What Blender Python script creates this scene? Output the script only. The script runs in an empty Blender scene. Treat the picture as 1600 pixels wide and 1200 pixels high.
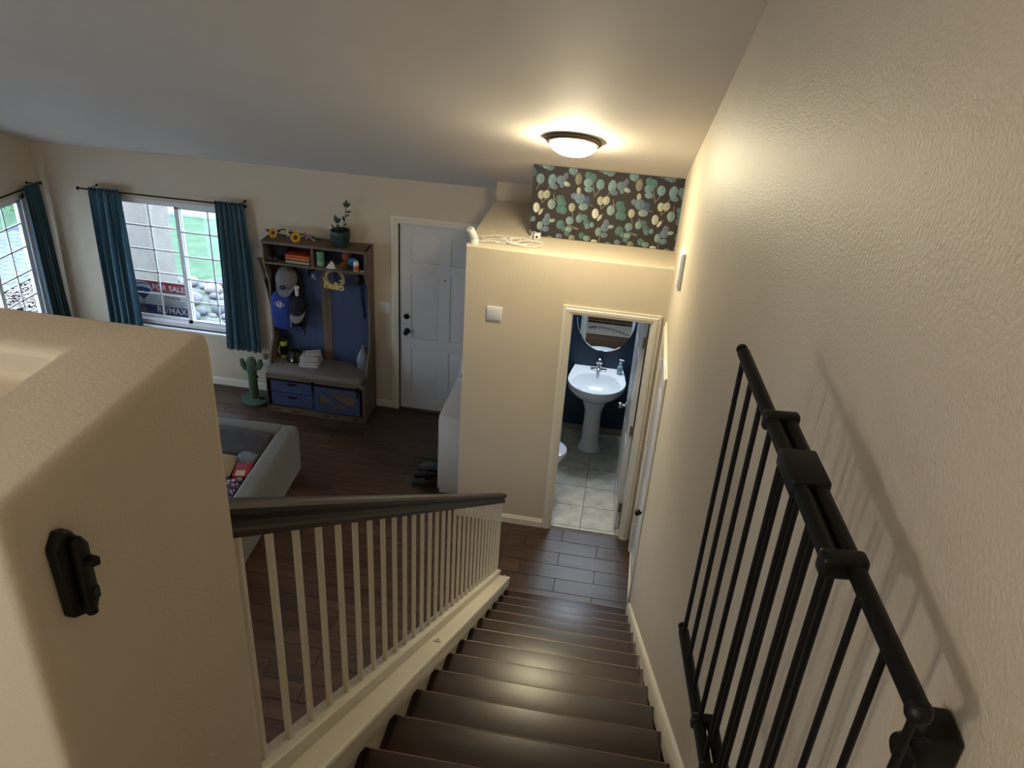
import bpy, bmesh, math, random
from mathutils import Vector, Matrix
PI = math.pi
S = bpy.context.scene
C = S.collection

# ------------------------------------------------------------------ camera
YAW, PITCH, ROLL = -0.1300, 0.4954, 0.0679
CAM = Vector((-0.3705, -5.7444, 4.5008))
fw = Vector((math.sin(YAW)*math.cos(PITCH), math.cos(YAW)*math.cos(PITCH), -math.sin(PITCH)))
rt = Vector((math.cos(YAW), -math.sin(YAW), 0))
up = rt.cross(fw)
r2 = math.cos(ROLL)*rt + math.sin(ROLL)*up
u2 = -math.sin(ROLL)*rt + math.cos(ROLL)*up
cd = bpy.data.cameras.new('camera'); cam = bpy.data.objects.new('camera', cd); C.objects.link(cam)
cam.matrix_world = Matrix(((r2.x, u2.x, -fw.x, CAM.x), (r2.y, u2.y, -fw.y, CAM.y), (r2.z, u2.z, -fw.z, CAM.z), (0, 0, 0, 1)))
cd.sensor_fit = 'HORIZONTAL'; cd.sensor_width = 36; cd.lens = 1288.0/1600*36; cd.clip_start = 0.02
S.camera = cam

# ------------------------------------------------------------------ world + exposure
SKY_STRENGTH = 3.5
LAMP_STAIR, LAMP_LOFT_ADDED, LAMP_BATH = 82.0, 34.0, 85.0
w = bpy.data.worlds.new('overcast_sky'); S.world = w; w.use_nodes = True
bg = w.node_tree.nodes['Background']; bg.inputs[0].default_value = (0.66, 0.81, 1.0, 1); bg.inputs[1].default_value = SKY_STRENGTH
vs = S.view_settings
vs.view_transform = 'Standard'; vs.look = 'None'; vs.gamma = 1; vs.use_curve_mapping = False; vs.exposure = 1.15

# ------------------------------------------------------------------ layout numbers (metres)
D = 1.6545            # inner face of the entry wall
XL = -6.28            # inner face of the window wall on the far side of the living room
H, DEP, Y1 = 0.2023, 0.287, -1.0641      # riser, going, first nosing
SL = H/DEP
NST = 15; ZUP = NST*H
ZT = 2.48; XP = -1.5356                  # plant ledge height, partition end
Y9, XW = 0.394, -1.121                   # papered block
CA, CB = 3.2077, -0.4479
YFLAT = -5.05
def zc(y): return CA + CB*max(y, YFLAT)
def nl(y): return H + SL*(Y1 - y)        # nosing line of the stairs

# ------------------------------------------------------------------ materials
def lin(h):
    if isinstance(h, str):
        h = h.lstrip('#'); c = [int(h[i:i+2], 16)/255 for i in (0, 2, 4)]
    else: c = [x/255 for x in h]
    return tuple(x/12.92 if x <= .04045 else ((x+.055)/1.055)**2.4 for x in c) + (1,)
MATS = {}
def mat(name, col, rough=.5, metal=0., var=.06, vscale=6., bump=0., bscale=60., bdist=.002, stretch=(1, 1, 1), spec=.5, rnd=0., emit=None, alpha=None, coat=0., trans=0., sheen=0.):
    if name in MATS: return MATS[name]
    m = bpy.data.materials.new(name); m.use_nodes = True; nt = m.node_tree; N = nt.nodes; L = nt.links
    b = N['Principled BSDF']; c = lin(col)
    b.inputs['Roughness'].default_value = rough; b.inputs['Metallic'].default_value = metal
    b.inputs['Specular IOR Level'].default_value = spec; b.inputs['Coat Weight'].default_value = coat
    b.inputs['Transmission Weight'].default_value = trans; b.inputs['Sheen Weight'].default_value = sheen
    tc = N.new('ShaderNodeTexCoord'); mp = N.new('ShaderNodeMapping'); mp.inputs['Scale'].default_value = stretch
    L.new(tc.outputs['Object'], mp.inputs['Vector'])
    vec = mp.outputs['Vector']
    if rnd:
        oi = N.new('ShaderNodeObjectInfo'); ad = N.new('ShaderNodeVectorMath'); ad.operation = 'ADD'
        ml = N.new('ShaderNodeMath'); ml.operation = 'MULTIPLY'; ml.inputs[1].default_value = 37.
        L.new(oi.outputs['Random'], ml.inputs[0]); L.new(mp.outputs['Vector'], ad.inputs[0]); L.new(ml.outputs[0], ad.inputs[1]); vec = ad.outputs[0]
    if var or rnd:
        n = N.new('ShaderNodeTexNoise'); n.inputs['Scale'].default_value = vscale; n.inputs['Detail'].default_value = 5
        L.new(vec, n.inputs['Vector'])
        r = N.new('ShaderNodeValToRGB'); r.color_ramp.elements[0].position = .3; r.color_ramp.elements[1].position = .7
        r.color_ramp.elements[0].color = tuple(x*(1-var) for x in c[:3])+(1,); r.color_ramp.elements[1].color = tuple(min(1, x*(1+var)) for x in c[:3])+(1,)
        L.new(n.outputs['Fac'], r.inputs['Fac']); out = r.outputs['Color']
        if rnd:
            hs = N.new('ShaderNodeHueSaturation'); mr = N.new('ShaderNodeMapRange'); mr.inputs['To Min'].default_value = 1-rnd; mr.inputs['To Max'].default_value = 1+rnd
            L.new(oi.outputs['Random'], mr.inputs['Value']); L.new(mr.outputs[0], hs.inputs['Value']); L.new(out, hs.inputs['Color']); out = hs.outputs['Color']
        L.new(out, b.inputs['Base Color'])
    else: b.inputs['Base Color'].default_value = c
    if bump:
        n2 = N.new('ShaderNodeTexNoise'); n2.inputs['Scale'].default_value = bscale; n2.inputs['Detail'].default_value = 3
        bp = N.new('ShaderNodeBump'); bp.inputs['Strength'].default_value = bump; bp.inputs['Distance'].default_value = bdist
        L.new(vec, n2.inputs['Vector']); L.new(n2.outputs['Fac'], bp.inputs['Height']); L.new(bp.outputs[0], b.inputs['Normal'])
    if emit:
        b.inputs['Emission Color'].default_value = emit[0]+(1,); b.inputs['Emission Strength'].default_value = emit[1]
    if alpha is not None: b.inputs['Alpha'].default_value = alpha
    MATS[name] = m; return m
def wood(name, col, rough=.4, ax=0, var=.35, rnd=.18, coat=0., scale=1.):
    st = [9*scale, 9*scale, 9*scale]; st[ax] = .9*scale
    return mat(name, col, rough, var=var, vscale=2.2, stretch=tuple(st), rnd=rnd, bump=.12, bscale=6., bdist=.001, coat=coat)
def vcolmat(name, rough=.6):
    m = bpy.data.materials.new(name); m.use_nodes = True; N = m.node_tree.nodes
    a = N.new('ShaderNodeVertexColor'); a.layer_name = 'Col'; n = N.new('ShaderNodeTexNoise'); n.inputs['Scale'].default_value = 60
    mx = N.new('ShaderNodeMix'); mx.data_type = 'RGBA'; mx.blend_type = 'SOFT_LIGHT'; mx.inputs['Factor'].default_value = .5
    L = m.node_tree.links; L.new(a.outputs['Color'], mx.inputs['A']); L.new(n.outputs['Fac'], mx.inputs['B'])
    b = N['Principled BSDF']; L.new(mx.outputs['Result'], b.inputs['Base Color']); b.inputs['Roughness'].default_value = rough
    return m
def glassmat(name, tint=(1, 1, 1), refl=.07):
    m = bpy.data.materials.new(name); m.use_nodes = True; N = m.node_tree.nodes; L = m.node_tree.links
    for n in list(N):
        if n.type != 'OUTPUT_MATERIAL': N.remove(n)
    t = N.new('ShaderNodeBsdfTransparent'); t.inputs[0].default_value = tint+(1,); g = N.new('ShaderNodeBsdfGlossy'); g.inputs['Roughness'].default_value = .02
    x = N.new('ShaderNodeMixShader'); x.inputs[0].default_value = refl
    L.new(t.outputs[0], x.inputs[1]); L.new(g.outputs[0], x.inputs[2]); L.new(x.outputs[0], N['Material Output'].inputs[0]); return m

WALL = mat('wall_paint', '#c7bba7', .50, var=.025, vscale=2, bump=1.0, bscale=130, bdist=.0024)
WALLS = mat('wall_paint_smooth', '#c7bba7', .5, var=.02, vscale=2, bump=.6, bscale=170, bdist=.0014)
CEIL = mat('ceiling_paint', '#dfd8d1', .75, var=.02, vscale=2, bump=.35, bscale=70, bdist=.002)
WHITE = mat('white_trim', '#d8d2c4', .38, var=.02)
TRIMG = mat('white_gloss_trim', '#d6cfbd', .3, var=.03, vscale=3)
DOORW = mat('door_white', '#c9c9cb', .38, var=.015, bump=.08, bscale=30)
VINYL = mat('vinyl_white', '#d3d6da', .35, var=.01)
BLACK = mat('black_plastic', '#070707', .45, spec=.3, var=.1, vscale=40, bump=.1, bscale=400, bdist=.0004)
BLACKM = mat('black_metal', '#060606', .45, spec=.25, var=.05)
PLANK = wood('wood_tile', '#402f25', .38, 0, .5, .18)
GROUT = mat('dark_grout', '#211913', .8, var=.1)
TREAD = wood('tread_wood', '#301f16', .36, 0, .5, .10)
TRIMW = mat('nosing_edge', '#8a735f', .4, var=.2, vscale=20)
RAILW = mat('rail_wood', '#20120c', .5, var=.3, vscale=5, stretch=(8, .7, 8), spec=.2)
TILE = mat('bath_tile', '#aeaa9e', .35, var=.22, vscale=9, rnd=.06)
TGROUT = mat('tile_grout', '#5e5950', .8, var=.05)
NAVY = mat('navy_wall', '#0c2c42', .5, var=.03, bump=.3, bscale=90, bdist=.0015)
CERAM = mat('white_ceramic', '#dcdde0', .12, var=.0, coat=.4)
CHROME = mat('chrome', '#c8ccd0', .12, metal=1., var=.0)
GLASS = glassmat('window_glass')
LIGHTG = mat('bronze_rim', '#5a4b40', .4, metal=.4, var=.05)

# ------------------------------------------------------------------ builders
ROOTM = {}
def tag(o, label=None, cat=None, group=None, kind=None):
    if label: o['label'] = label
    if cat: o['category'] = cat
    if group: o['group'] = group
    if kind: o['kind'] = kind
    return o
def thing(name, label, cat, loc=(0, 0, 0), rz=0., group=None):
    o = bpy.data.objects.new(name, None); C.objects.link(o); o.empty_display_size = .05
    o.location = loc; o.rotation_euler = (0, 0, rz); tag(o, label, cat, group)
    ROOTM[o] = Matrix.Translation(Vector(loc)) @ Matrix.Rotation(rz, 4, 'Z'); return o
class MB:
    def __init__(s): s.v = []; s.f = []; s.col = None
    def add(s, vs, fs):
        k = len(s.v); s.v += [Vector(p) for p in vs]; s.f += [tuple(i+k for i in f) for f in fs]; return s
    def box(s, x0, x1, y0, y1, z0, z1):
        return s.add([(x0, y0, z0), (x1, y0, z0), (x1, y1, z0), (x0, y1, z0), (x0, y0, z1), (x1, y0, z1), (x1, y1, z1), (x0, y1, z1)],
                     [(0, 3, 2, 1), (4, 5, 6, 7), (0, 1, 5, 4), (1, 2, 6, 5), (2, 3, 7, 6), (3, 0, 4, 7)])
    def obox(s, c, size, M):
        k = MB().box(-size[0]/2, size[0]/2, -size[1]/2, size[1]/2, -size[2]/2, size[2]/2)
        return s.add([Vector(c) + M @ p for p in k.v], k.f)
    def bar(s, p, q, wd, th, up=(0, 0, 1)):
        p = Vector(p); q = Vector(q); d = q-p; y = d.normalized(); x = y.cross(Vector(up)); x.normalize(); z = x.cross(y)
        return s.obox((p+q)/2, (wd, d.length, th), Matrix((x, y, z)).transposed())
    def cyl(s, p, q, r, rb=None, n=14, caps=True):
        p = Vector(p); q = Vector(q); rb = r if rb is None else rb; d = (q-p).normalized()
        a = d.orthogonal().normalized(); b = d.cross(a); vs = []
        for c, rr in ((p, r), (q, rb)):
            for i in range(n): t = 2*PI*i/n; vs.append(c+a*math.cos(t)*rr+b*math.sin(t)*rr)
        fs = [(i, (i+1) % n, n+(i+1) % n, n+i) for i in range(n)]
        if caps: fs += [tuple(range(n-1, -1, -1)), tuple(range(n, 2*n))]
        return s.add(vs, fs)
    def tube(s, pts, r, n=8, closed=False):
        pts = [Vector(p) for p in pts]; m = len(pts); vs = []; prev = None
        for i, p in enumerate(pts):
            if closed: d = pts[(i+1) % m]-pts[i-1]
            else: d = pts[min(i+1, m-1)]-pts[max(i-1, 0)]
            d.normalize()
            if prev is None: a = d.orthogonal().normalized()
            else:
                a = prev-d*prev.dot(d)
                a = a.normalized() if a.length > 1e-6 else d.orthogonal().normalized()
            prev = a; b = d.cross(a); rr = r[i] if isinstance(r, (list, tuple)) else r
            for k in range(n): t = 2*PI*k/n; vs.append(p+a*math.cos(t)*rr+b*math.sin(t)*rr)
        fs = []
        for i in range(m if closed else m-1):
            j = (i+1) % m
            for k in range(n): fs.append((i*n+k, i*n+(k+1) % n, j*n+(k+1) % n, j*n+k))
        if not closed: fs += [tuple(range(n-1, -1, -1)), tuple(range((m-1)*n, m*n))]
        return s.add(vs, fs)
    def lathe(s, prof, o=(0, 0, 0), n=24, sx=1., sy=1., M=None):
        vs = []; o = Vector(o); m = len(prof)
        for (r, z) in prof:
            for k in range(n):
                t = 2*PI*k/n; p = Vector((r*math.cos(t)*sx, r*math.sin(t)*sy, z)); vs.append(o+(M @ p if M else p))
        fs = [(i*n+k, i*n+(k+1) % n, (i+1)*n+(k+1) % n, (i+1)*n+k) for i in range(m-1) for k in range(n)]
        if prof[0][0] > 1e-6: fs.append(tuple(range(n-1, -1, -1)))
        if prof[-1][0] > 1e-6: fs.append(tuple(range((m-1)*n, m*n)))
        return s.add(vs, fs)
    def ball(s, c, r, n=16, m=10, M=None):
        r = (r, r, r) if not isinstance(r, (tuple, list)) else r
        prof = [(max(1e-7, math.sin(PI*i/m)), -math.cos(PI*i/m)) for i in range(m+1)]
        k = MB().lathe(prof, n=n); sc = Matrix.Diagonal(r)
        return s.add([Vector(c)+((M @ sc @ p) if M else sc @ p) for p in k.v], k.f)
    def prism(s, poly, ax, lo, hi):
        """poly: 2D points; ax: axis of extrusion. x -> (y,z), y -> (x,z), z -> (x,y)"""
        n = len(poly)
        def P(p, t): return {'x': (t, p[0], p[1]), 'y': (p[0], t, p[1]), 'z': (p[0], p[1], t)}[ax]
        return s.add([P(p, lo) for p in poly]+[P(p, hi) for p in poly],
                     [tuple(range(n-1, -1, -1)), tuple(range(n, 2*n))]+[(i, (i+1) % n, n+(i+1) % n, n+i) for i in range(n)])
    def sweep(s, prof, y0, y1, fn):
        """profile of (x, offset) run along y with z = fn(y)+offset"""
        n = len(prof)
        return s.add([(x, y, fn(y)+o) for y in (y0, y1) for x, o in prof],
                     [tuple(range(n)), tuple(range(2*n-1, n-1, -1))]+[(i, n+i, n+(i+1) % n, (i+1) % n) for i in range(n)])
    def grid(s, rows, closed=False):
        m = len(rows[0]); vs = [p for r in rows for p in r]; fs = []
        for i in range(len(rows)-1):
            for k in range(m if closed else m-1):
                k2 = (k+1) % m; fs.append((i*m+k, i*m+k2, (i+1)*m+k2, (i+1)*m+k))
        return s.add(vs, fs)
    def build(s, name, m, parent=None, bevel=0., seg=2, world=True, efilter=None, ang=35, solid=0., kind=None, label=None, tri=False):
        bm = bmesh.new(); vv = [bm.verts.new(p) for p in s.v]
        cl = bm.loops.layers.float_color.new('Col') if s.col else None
        for i, f in enumerate(s.f):
            try: fc = bm.faces.new([vv[k] for k in f])
            except ValueError: continue
            if cl:
                for lp in fc.loops: lp[cl] = s.col[i]
        bmesh.ops.remove_doubles(bm, verts=bm.verts, dist=1e-6)
        if not s.col: bmesh.ops.recalc_face_normals(bm, faces=bm.faces)
        if bevel:
            ed = [e for e in bm.edges if len(e.link_faces) == 2 and e.calc_face_angle(0) > .5 and (efilter is None or efilter(e))]
            if ed: bmesh.ops.bevel(bm, geom=ed, offset=bevel, segments=seg, profile=.5, affect='EDGES', clamp_overlap=True)
        root = parent
        while root is not None and root.parent is not None: root = root.parent
        if world and root in ROOTM: bm.transform(ROOTM[root].inverted())
        me = bpy.data.meshes.new(name); bm.to_mesh(me); bm.free()
        me.materials.append(m); me.shade_smooth(); me.set_sharp_from_angle(angle=math.radians(ang))
        o = bpy.data.objects.new(name, me); C.objects.link(o)
        if parent is not None: o.parent = parent
        if solid:
            md = o.modifiers.new('thickness', 'SOLIDIFY'); md.thickness = abs(solid); md.offset = 0
        tag(o, label=label, kind=kind); return o
def B(*a): return MB().box(*a)
def struct(name, mb, m, **k): return mb.build(name, m, kind='structure', **k)
def inst(src, parent, loc=(0, 0, 0), rz=0., name=None):
    o = bpy.data.objects.new(name or src.name.split('.')[0], src.data); C.objects.link(o); o.parent = parent
    o.location = loc; o.rotation_euler = (0, 0, rz); return o
def textmb(body, size, extrude, M, bold=0., align='CENTER'):
    cu = bpy.data.curves.new('txt', 'FONT'); cu.body = body; cu.size = size; cu.extrude = extrude; cu.align_x = align; cu.align_y = 'CENTER'; cu.offset = bold; cu.resolution_u = 3
    o = bpy.data.objects.new('txt', cu); C.objects.link(o)
    me = bpy.data.meshes.new_from_object(o.evaluated_get(bpy.context.evaluated_depsgraph_get()))
    mb = MB().add([M @ v.co for v in me.vertices], [tuple(p.vertices) for p in me.polygons])
    bpy.data.objects.remove(o); bpy.data.curves.remove(cu); bpy.data.meshes.remove(me); return mb
RZ = lambda a: Matrix.Rotation(a, 3, 'Z'); RX = lambda a: Matrix.Rotation(a, 3, 'X'); RY = lambda a: Matrix.Rotation(a, 3, 'Y')
def facing(loc, M3=None):
    """4x4 that stands text up facing -Y at loc"""
    M = Matrix.Rotation(PI/2, 4, 'X')
    if M3 is not None: M = M3.to_4x4() @ M
    return Matrix.Translation(Vector(loc)) @ M

# ================================================================== SETTING
# ---- ground floor
fl = struct('floor', B(XL, 0, -4.72, D, -.12, -.008), GROUT)
tag(fl, label='dark brown wood-look plank floor of living room and hall')
PW, PLN = .158, .614
pcache = {}
def plank_rects(x0, x1, y0, y1):
    k = math.floor((y0+.153)/PW)
    while -.153+k*PW < y1:
        ya, yb = -.153+k*PW, -.153+(k+1)*PW
        off = -.278 if k % 2 == 1 else -.585
        m = math.floor((x0-off)/PLN)
        while off+m*PLN < x1:
            xa, xb = off+m*PLN, off+(m+1)*PLN
            r = (max(xa, x0), min(xb, x1), max(ya, y0), min(yb, y1))
            if r[1]-r[0] > .02 and r[3]-r[2] > .02: yield r
            m += 1
        k += 1
def lay(rects, parent, m, name, z0, gap=.0035):
    for (xa, xb, ya, yb) in rects:
        key = (name, round(xb-xa, 3), round(yb-ya, 3))
        if key not in pcache:
            a, b = (xb-xa-gap)/2, (yb-ya-gap)/2
            o = B(-a, a, -b, b, z0, 0).build(name, m, parent, bevel=.0012, seg=1); pcache[key] = o
            o.location = ((xa+xb)/2, (ya+yb)/2, 0)
        else: inst(pcache[key], parent, ((xa+xb)/2, (ya+yb)/2, 0), name=name)
def keep(r):
    cx, cy = (r[0]+r[1])/2, (r[2]+r[3])/2
    return cx > -4.75 and cy > -2.95
regs = [(XL, XP, -4.72, D), (XP, -1.05, -4.72, 0), (-1.05, 0, -1.06, 0)]
rects = []
for k, (x0, x1, y0, y1) in enumerate(regs): rects += list(plank_rects(x0, x1, y0, y1))
rects.sort(key=lambda r: (Vector(((r[0]+r[1])/2, (r[2]+r[3])/2, 0))-CAM).length)
seen = [r for r in rects if keep(r)]
near = seen[:295]; far_ = seen[295:] + [r for r in rects if not keep(r)]
lay(near, fl, PLANK, 'plank', -.008)
mb = MB()
for (xa, xb, ya, yb) in far_: mb.box(xa+.002, xb-.002, ya+.002, yb-.002, -.008, 0)
mb.build('plank_field', PLANK, fl, kind='stuff')

# ---- bathroom floor
bf = struct('floor', B(-1.44, 0, 0, 1.70, -.12, -.006), TGROUT); tag(bf, label='grey stone-look square tile floor of the bathroom')
xs = sorted([-.447+.305*k for k in range(-4, 3)]); ys = [.073+.309*k for k in range(-1, 7)]
tr = []
for a in xs:
    for b in ys:
        r = (max(a, -1.44), min(a+.305, -.0), max(b, .035), min(b+.309, 1.70))
        if r[1]-r[0] > .02 and r[3]-r[2] > .02: tr.append(r)
lay(tr, bf, TILE, 'tile', -.006, .005)

# ---- walls
def wall_with_hole(ax, lo, hi, a0, a1, z0, z1, hole):
    """slab with one rectangular hole; a = the horizontal run"""
    h0, h1, hz0, hz1 = hole; mb = MB()
    def bx(p, q, r, t):
        if q-p > 1e-4 and t-r > 1e-4:
            if ax == 'y': mb.box(p, q, lo, hi, r, t)
            else: mb.box(lo, hi, p, q, r, t)
    bx(a0, h0, z0, z1); bx(h1, a1, z0, z1); bx(h0, h1, z0, hz0); bx(h0, h1, hz1, z1); return mb
# entry wall: window hole and door hole
WX0, WX1, WZ0, WZ1 = -5.60, -4.08, .62, 2.0
EX0, EX1 = -2.525, -1.611
mb = wall_with_hole('y', D, D+.15, -6.45, -3.2, -.12, 2.60, (WX0, WX1, WZ0, WZ1))
mb.box(-3.2, EX0-.012, D, D+.15, -.12, 2.6); mb.box(EX0-.012, EX1+.012, D, D+.15, 2.045, 2.6); mb.box(EX1+.012, XP+.2, D, D+.15, -.12, 2.6)
struct('wall_entry', mb, WALL)
mb = wall_with_hole('x', XL-.15, XL, -.6, D+.15, -.12, 2.3, (-.15, 1.47, WZ0, WZ1)); mb.box(XL-.15, XL, -1.3, -.6, -.12, 2.3); mb.box(XL-.15, XL, -8.5, -3.7, -.12, 2.3); mb.box(XL-.15, XL, -8.5, D+.15, 2.3, 5.7); mb.box(XL-.15, XL, -3.7, -1.3, 2.1, 2.3)
struct('wall_left', mb, WALL)
CY0, CY1, CZ1 = -.95, -.16, 2.04
struct('wall_right', wall_with_hole('x', 0, .14, -8.5, D+.2, -.12, 5.7, (CY0, CY1, 0, CZ1)), WALL)
struct('wall_back', wall_with_hole('y', -8.62, -8.5, -6.45, .14, -.12, 5.7, (-4.6, -2.8, 3.9, 5.2)), WALL)
struct('wall_under_landing', B(XL, -1.05, -4.84, -4.72, -.12, ZUP-.02), WALL)
# partition with bathroom doorway (one U-shaped slab)
BX0, BX1, BZ = -.712, -.095, 2.045
part = [(XP, 0), (BX0, 0), (BX0, BZ), (BX1, BZ), (BX1, 0), (0, 0), (0, ZT), (XP, ZT)]
struct('wall_partition', MB().prism(part, 'y', 0, .10), WALL, bevel=.013, seg=4,
       efilter=lambda e: all(v.co.y < .001 for v in e.verts) and (all(v.co.z > ZT-.001 for v in e.verts) or all(v.co.x < XP+.001 for v in e.verts)))
struct('wall_bathroom_side', B(XP, -1.44, .10, D, 0, ZT), WALL)
struct('ceiling_bathroom', B(-1.44, 0, .10, D+.05, ZT-.11, ZT), WALL)
struct('wall_bathroom_back', B(-1.44, 0, 1.70, 1.80, 0, ZT-.11), NAVY)
struct('wall_bathroom_left', B(-1.44, -1.43, .10, 1.70, 0, ZT-.11), NAVY)
mb = B(-1.43, BX0, .10, .106, 0, ZT-.11); mb.box(BX0, BX1, .10, .106, BZ, ZT-.11); mb.box(BX1, -.008, .10, .106, 0, ZT-.11)
struct('wall_bathroom_front', mb, NAVY)
struct('wall_bathroom_right', B(-.008, -.0005, .10, 1.70, 0, ZT-.11), NAVY)
acc = struct('wall_accent', MB().prism([(Y9, ZT), (D+.1, ZT), (D+.1, zc(D+.1)+.03), (Y9, zc(Y9)+.03)], 'x', XW, 0), WALL)
struct('wall_soffit', MB().prism([(1.266, ZT), (D+.1, ZT), (D+.1, zc(D+.1)+.03), (1.266, zc(1.266)+.03)], 'x', XP, XW), WALL)
# sloped ceiling, flat above the landing
cp = [(D+.15, zc(D+.15)), (YFLAT, zc(YFLAT)), (-8.62, zc(YFLAT)), (-8.62, zc(YFLAT)+.12), (YFLAT, zc(YFLAT)+.12), (D+.15, zc(D+.15)+.12)]
struct('ceiling', MB().prism(cp, 'x', -6.45, .14), CEIL)
CARPET = mat('carpet', '#9a8f80', .95, var=.15, vscale=80, bump=.5, bscale=300)
mb = B(XL, -1.05, -8.5, -4.72, ZUP-.15, ZUP); mb.box(-1.05, 0, -8.5, Y1-(NST-1)*DEP-.03, ZUP-.15, ZUP-.03)
tag(struct('floor', mb, CARPET), label='beige carpeted floor of the upstairs landing')

# ---- landing pony wall with recessed top
PX, PYF, PYN, PZ = -.96, -4.712, -5.165, 3.962
def pony():
    x0, x1, y0, y1, z1 = -2.6, PX, PYN, PYF, PZ
    i0, i1, j0, j1, d = -2.5, -1.125, -5.07, -4.83, .055
    vs = [(x0, y0, ZUP-.15), (x1, y0, ZUP-.15), (x1, y1, ZUP-.15), (x0, y1, ZUP-.15), (x0, y0, z1), (x1, y0, z1), (x1, y1, z1), (x0, y1, z1),
          (i0, j0, z1), (i1, j0, z1), (i1, j1, z1), (i0, j1, z1), (i0, j0, z1-d), (i1, j0, z1-d), (i1, j1, z1-d), (i0, j1, z1-d)]
    fs = [(0, 3, 2, 1), (0, 1, 5, 4), (1, 2, 6, 5), (2, 3, 7, 6), (3, 0, 4, 7), (4, 5, 9, 8), (5, 6, 10, 9), (6, 7, 11, 10), (7, 4, 8, 11),
          (8, 9, 13, 12), (9, 10, 14, 13), (10, 11, 15, 14), (11, 8, 12, 15), (12, 13, 14, 15)]
    return MB().add(vs, fs)
struct('wall_pony', pony(), WALLS, bevel=.018, seg=5, efilter=lambda e: max(v.co.z for v in e.verts) > 3.3, ang=60)
struct('wall_pony', B(XL, -2.6, -4.84, PYF, ZUP-.15, PZ-.02), WALL, bevel=.02, seg=3)

# ---- baseboards
def baseboard(name, p, q, nrm, h=.085, t=.013):
    """p,q wall points (x,y); nrm outward"""
    p = Vector((p[0], p[1], 0)); q = Vector((q[0], q[1], 0)); n = Vector((nrm[0], nrm[1], 0))
    prof = [(0, 0), (t, 0), (t, h*.72), (t*.62, h*.76), (t*.62, h*.93), (t*.3, h), (0, h)]
    m = len(prof); vs = [c+n*a+Vector((0, 0, b)) for c in (p, q) for a, b in prof]
    fs = [tuple(range(m)), tuple(range(2*m-1, m-1, -1))]+[(i, m+i, m+(i+1) % m, (i+1) % m) for i in range(m)]
    return struct(name, MB().add(vs, fs), WHITE)
baseboard('baseboard_entry', (XL, D), (-2.607, D), (0, -1))
baseboard('baseboard_partition', (XP, 0), (-.776, 0), (0, -1))
baseboard('baseboard_left', (XL, -4.72), (XL, D-.014), (1, 0))
BTILE = mat('bath_base', '#8f8570', .5, var=.1)
struct('baseboard_bathroom', B(-1.43, -.01, 1.688, 1.70, 0, .07), BTILE)
# stair skirt on the right wall
struct('trim_1', MB().sweep([(0, -.045), (-.02, -.045), (-.02, .045), (-.014, .056), (-.004, .062), (0, .062)], -5.3, -1.075, nl), TRIMG)

# ---- casings
def casing(name, ax, face, sgn, a0, a1, ztop, wd=.06, t=.018, m=WHITE):
    """three-sided door casing round opening a0..a1; face = wall plane; sgn = outward direction"""
    prof = [(0, 0), (.0, t*.6), (wd*.18, t*.62), (wd*.25, t*.85), (wd*.62, t), (wd*.7, t*.72), (wd, t*.66), (wd, 0)]   # (out from opening, depth)
    path = [(a0, 0, -1, 0), (a0, ztop, -1, 1), (a1, ztop, 1, 1), (a1, 0, 1, 0)]
    n = len(prof); vs = []
    for (a, z, da, dz) in path:
        for o, dp in prof:
            A = a+da*o; Z = z+dz*o; F = face+sgn*dp
            vs.append((A, F, Z) if ax == 'y' else (F, A, Z))
    fs = [(i*n+k, i*n+(k+1) % n, (i+1)*n+(k+1) % n, (i+1)*n+k) for i in range(3) for k in range(n)]
    fs += [tuple(range(n)), tuple(range(3*n, 4*n))]
    return struct(name, MB().add(vs, fs), m)
casing('trim_2', 'y', D, -1, EX0-.010, EX1+.010, 2.045, wd=.072)
casing('trim_3', 'y', 0, -1, BX0+.004, BX1-.002, BZ-.004, wd=.062)
casing('trim_4', 'x', 0, -1, CY0, CY1, CZ1, wd=.06)
casing('trim_9', 'y', .106, 1, BX0+.004, BX1-.002, BZ-.004, wd=.06)
# jambs
mb = B(BX0, BX0+.014, 0, .1, 0, BZ); mb.box(BX1-.014, BX1, 0, .1, 0, BZ); mb.box(BX0+.014, BX1-.014, 0, .1, BZ-.014, BZ)
struct('trim_5', mb, WHITE)
mb = B(.005, .13, CY0, CY0+.014, 0, CZ1); mb.box(.005, .13, CY1-.014, CY1, 0, CZ1); mb.box(.005, .13, CY0, CY1, CZ1-.014, CZ1)
struct('trim_6', mb, WHITE)

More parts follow.
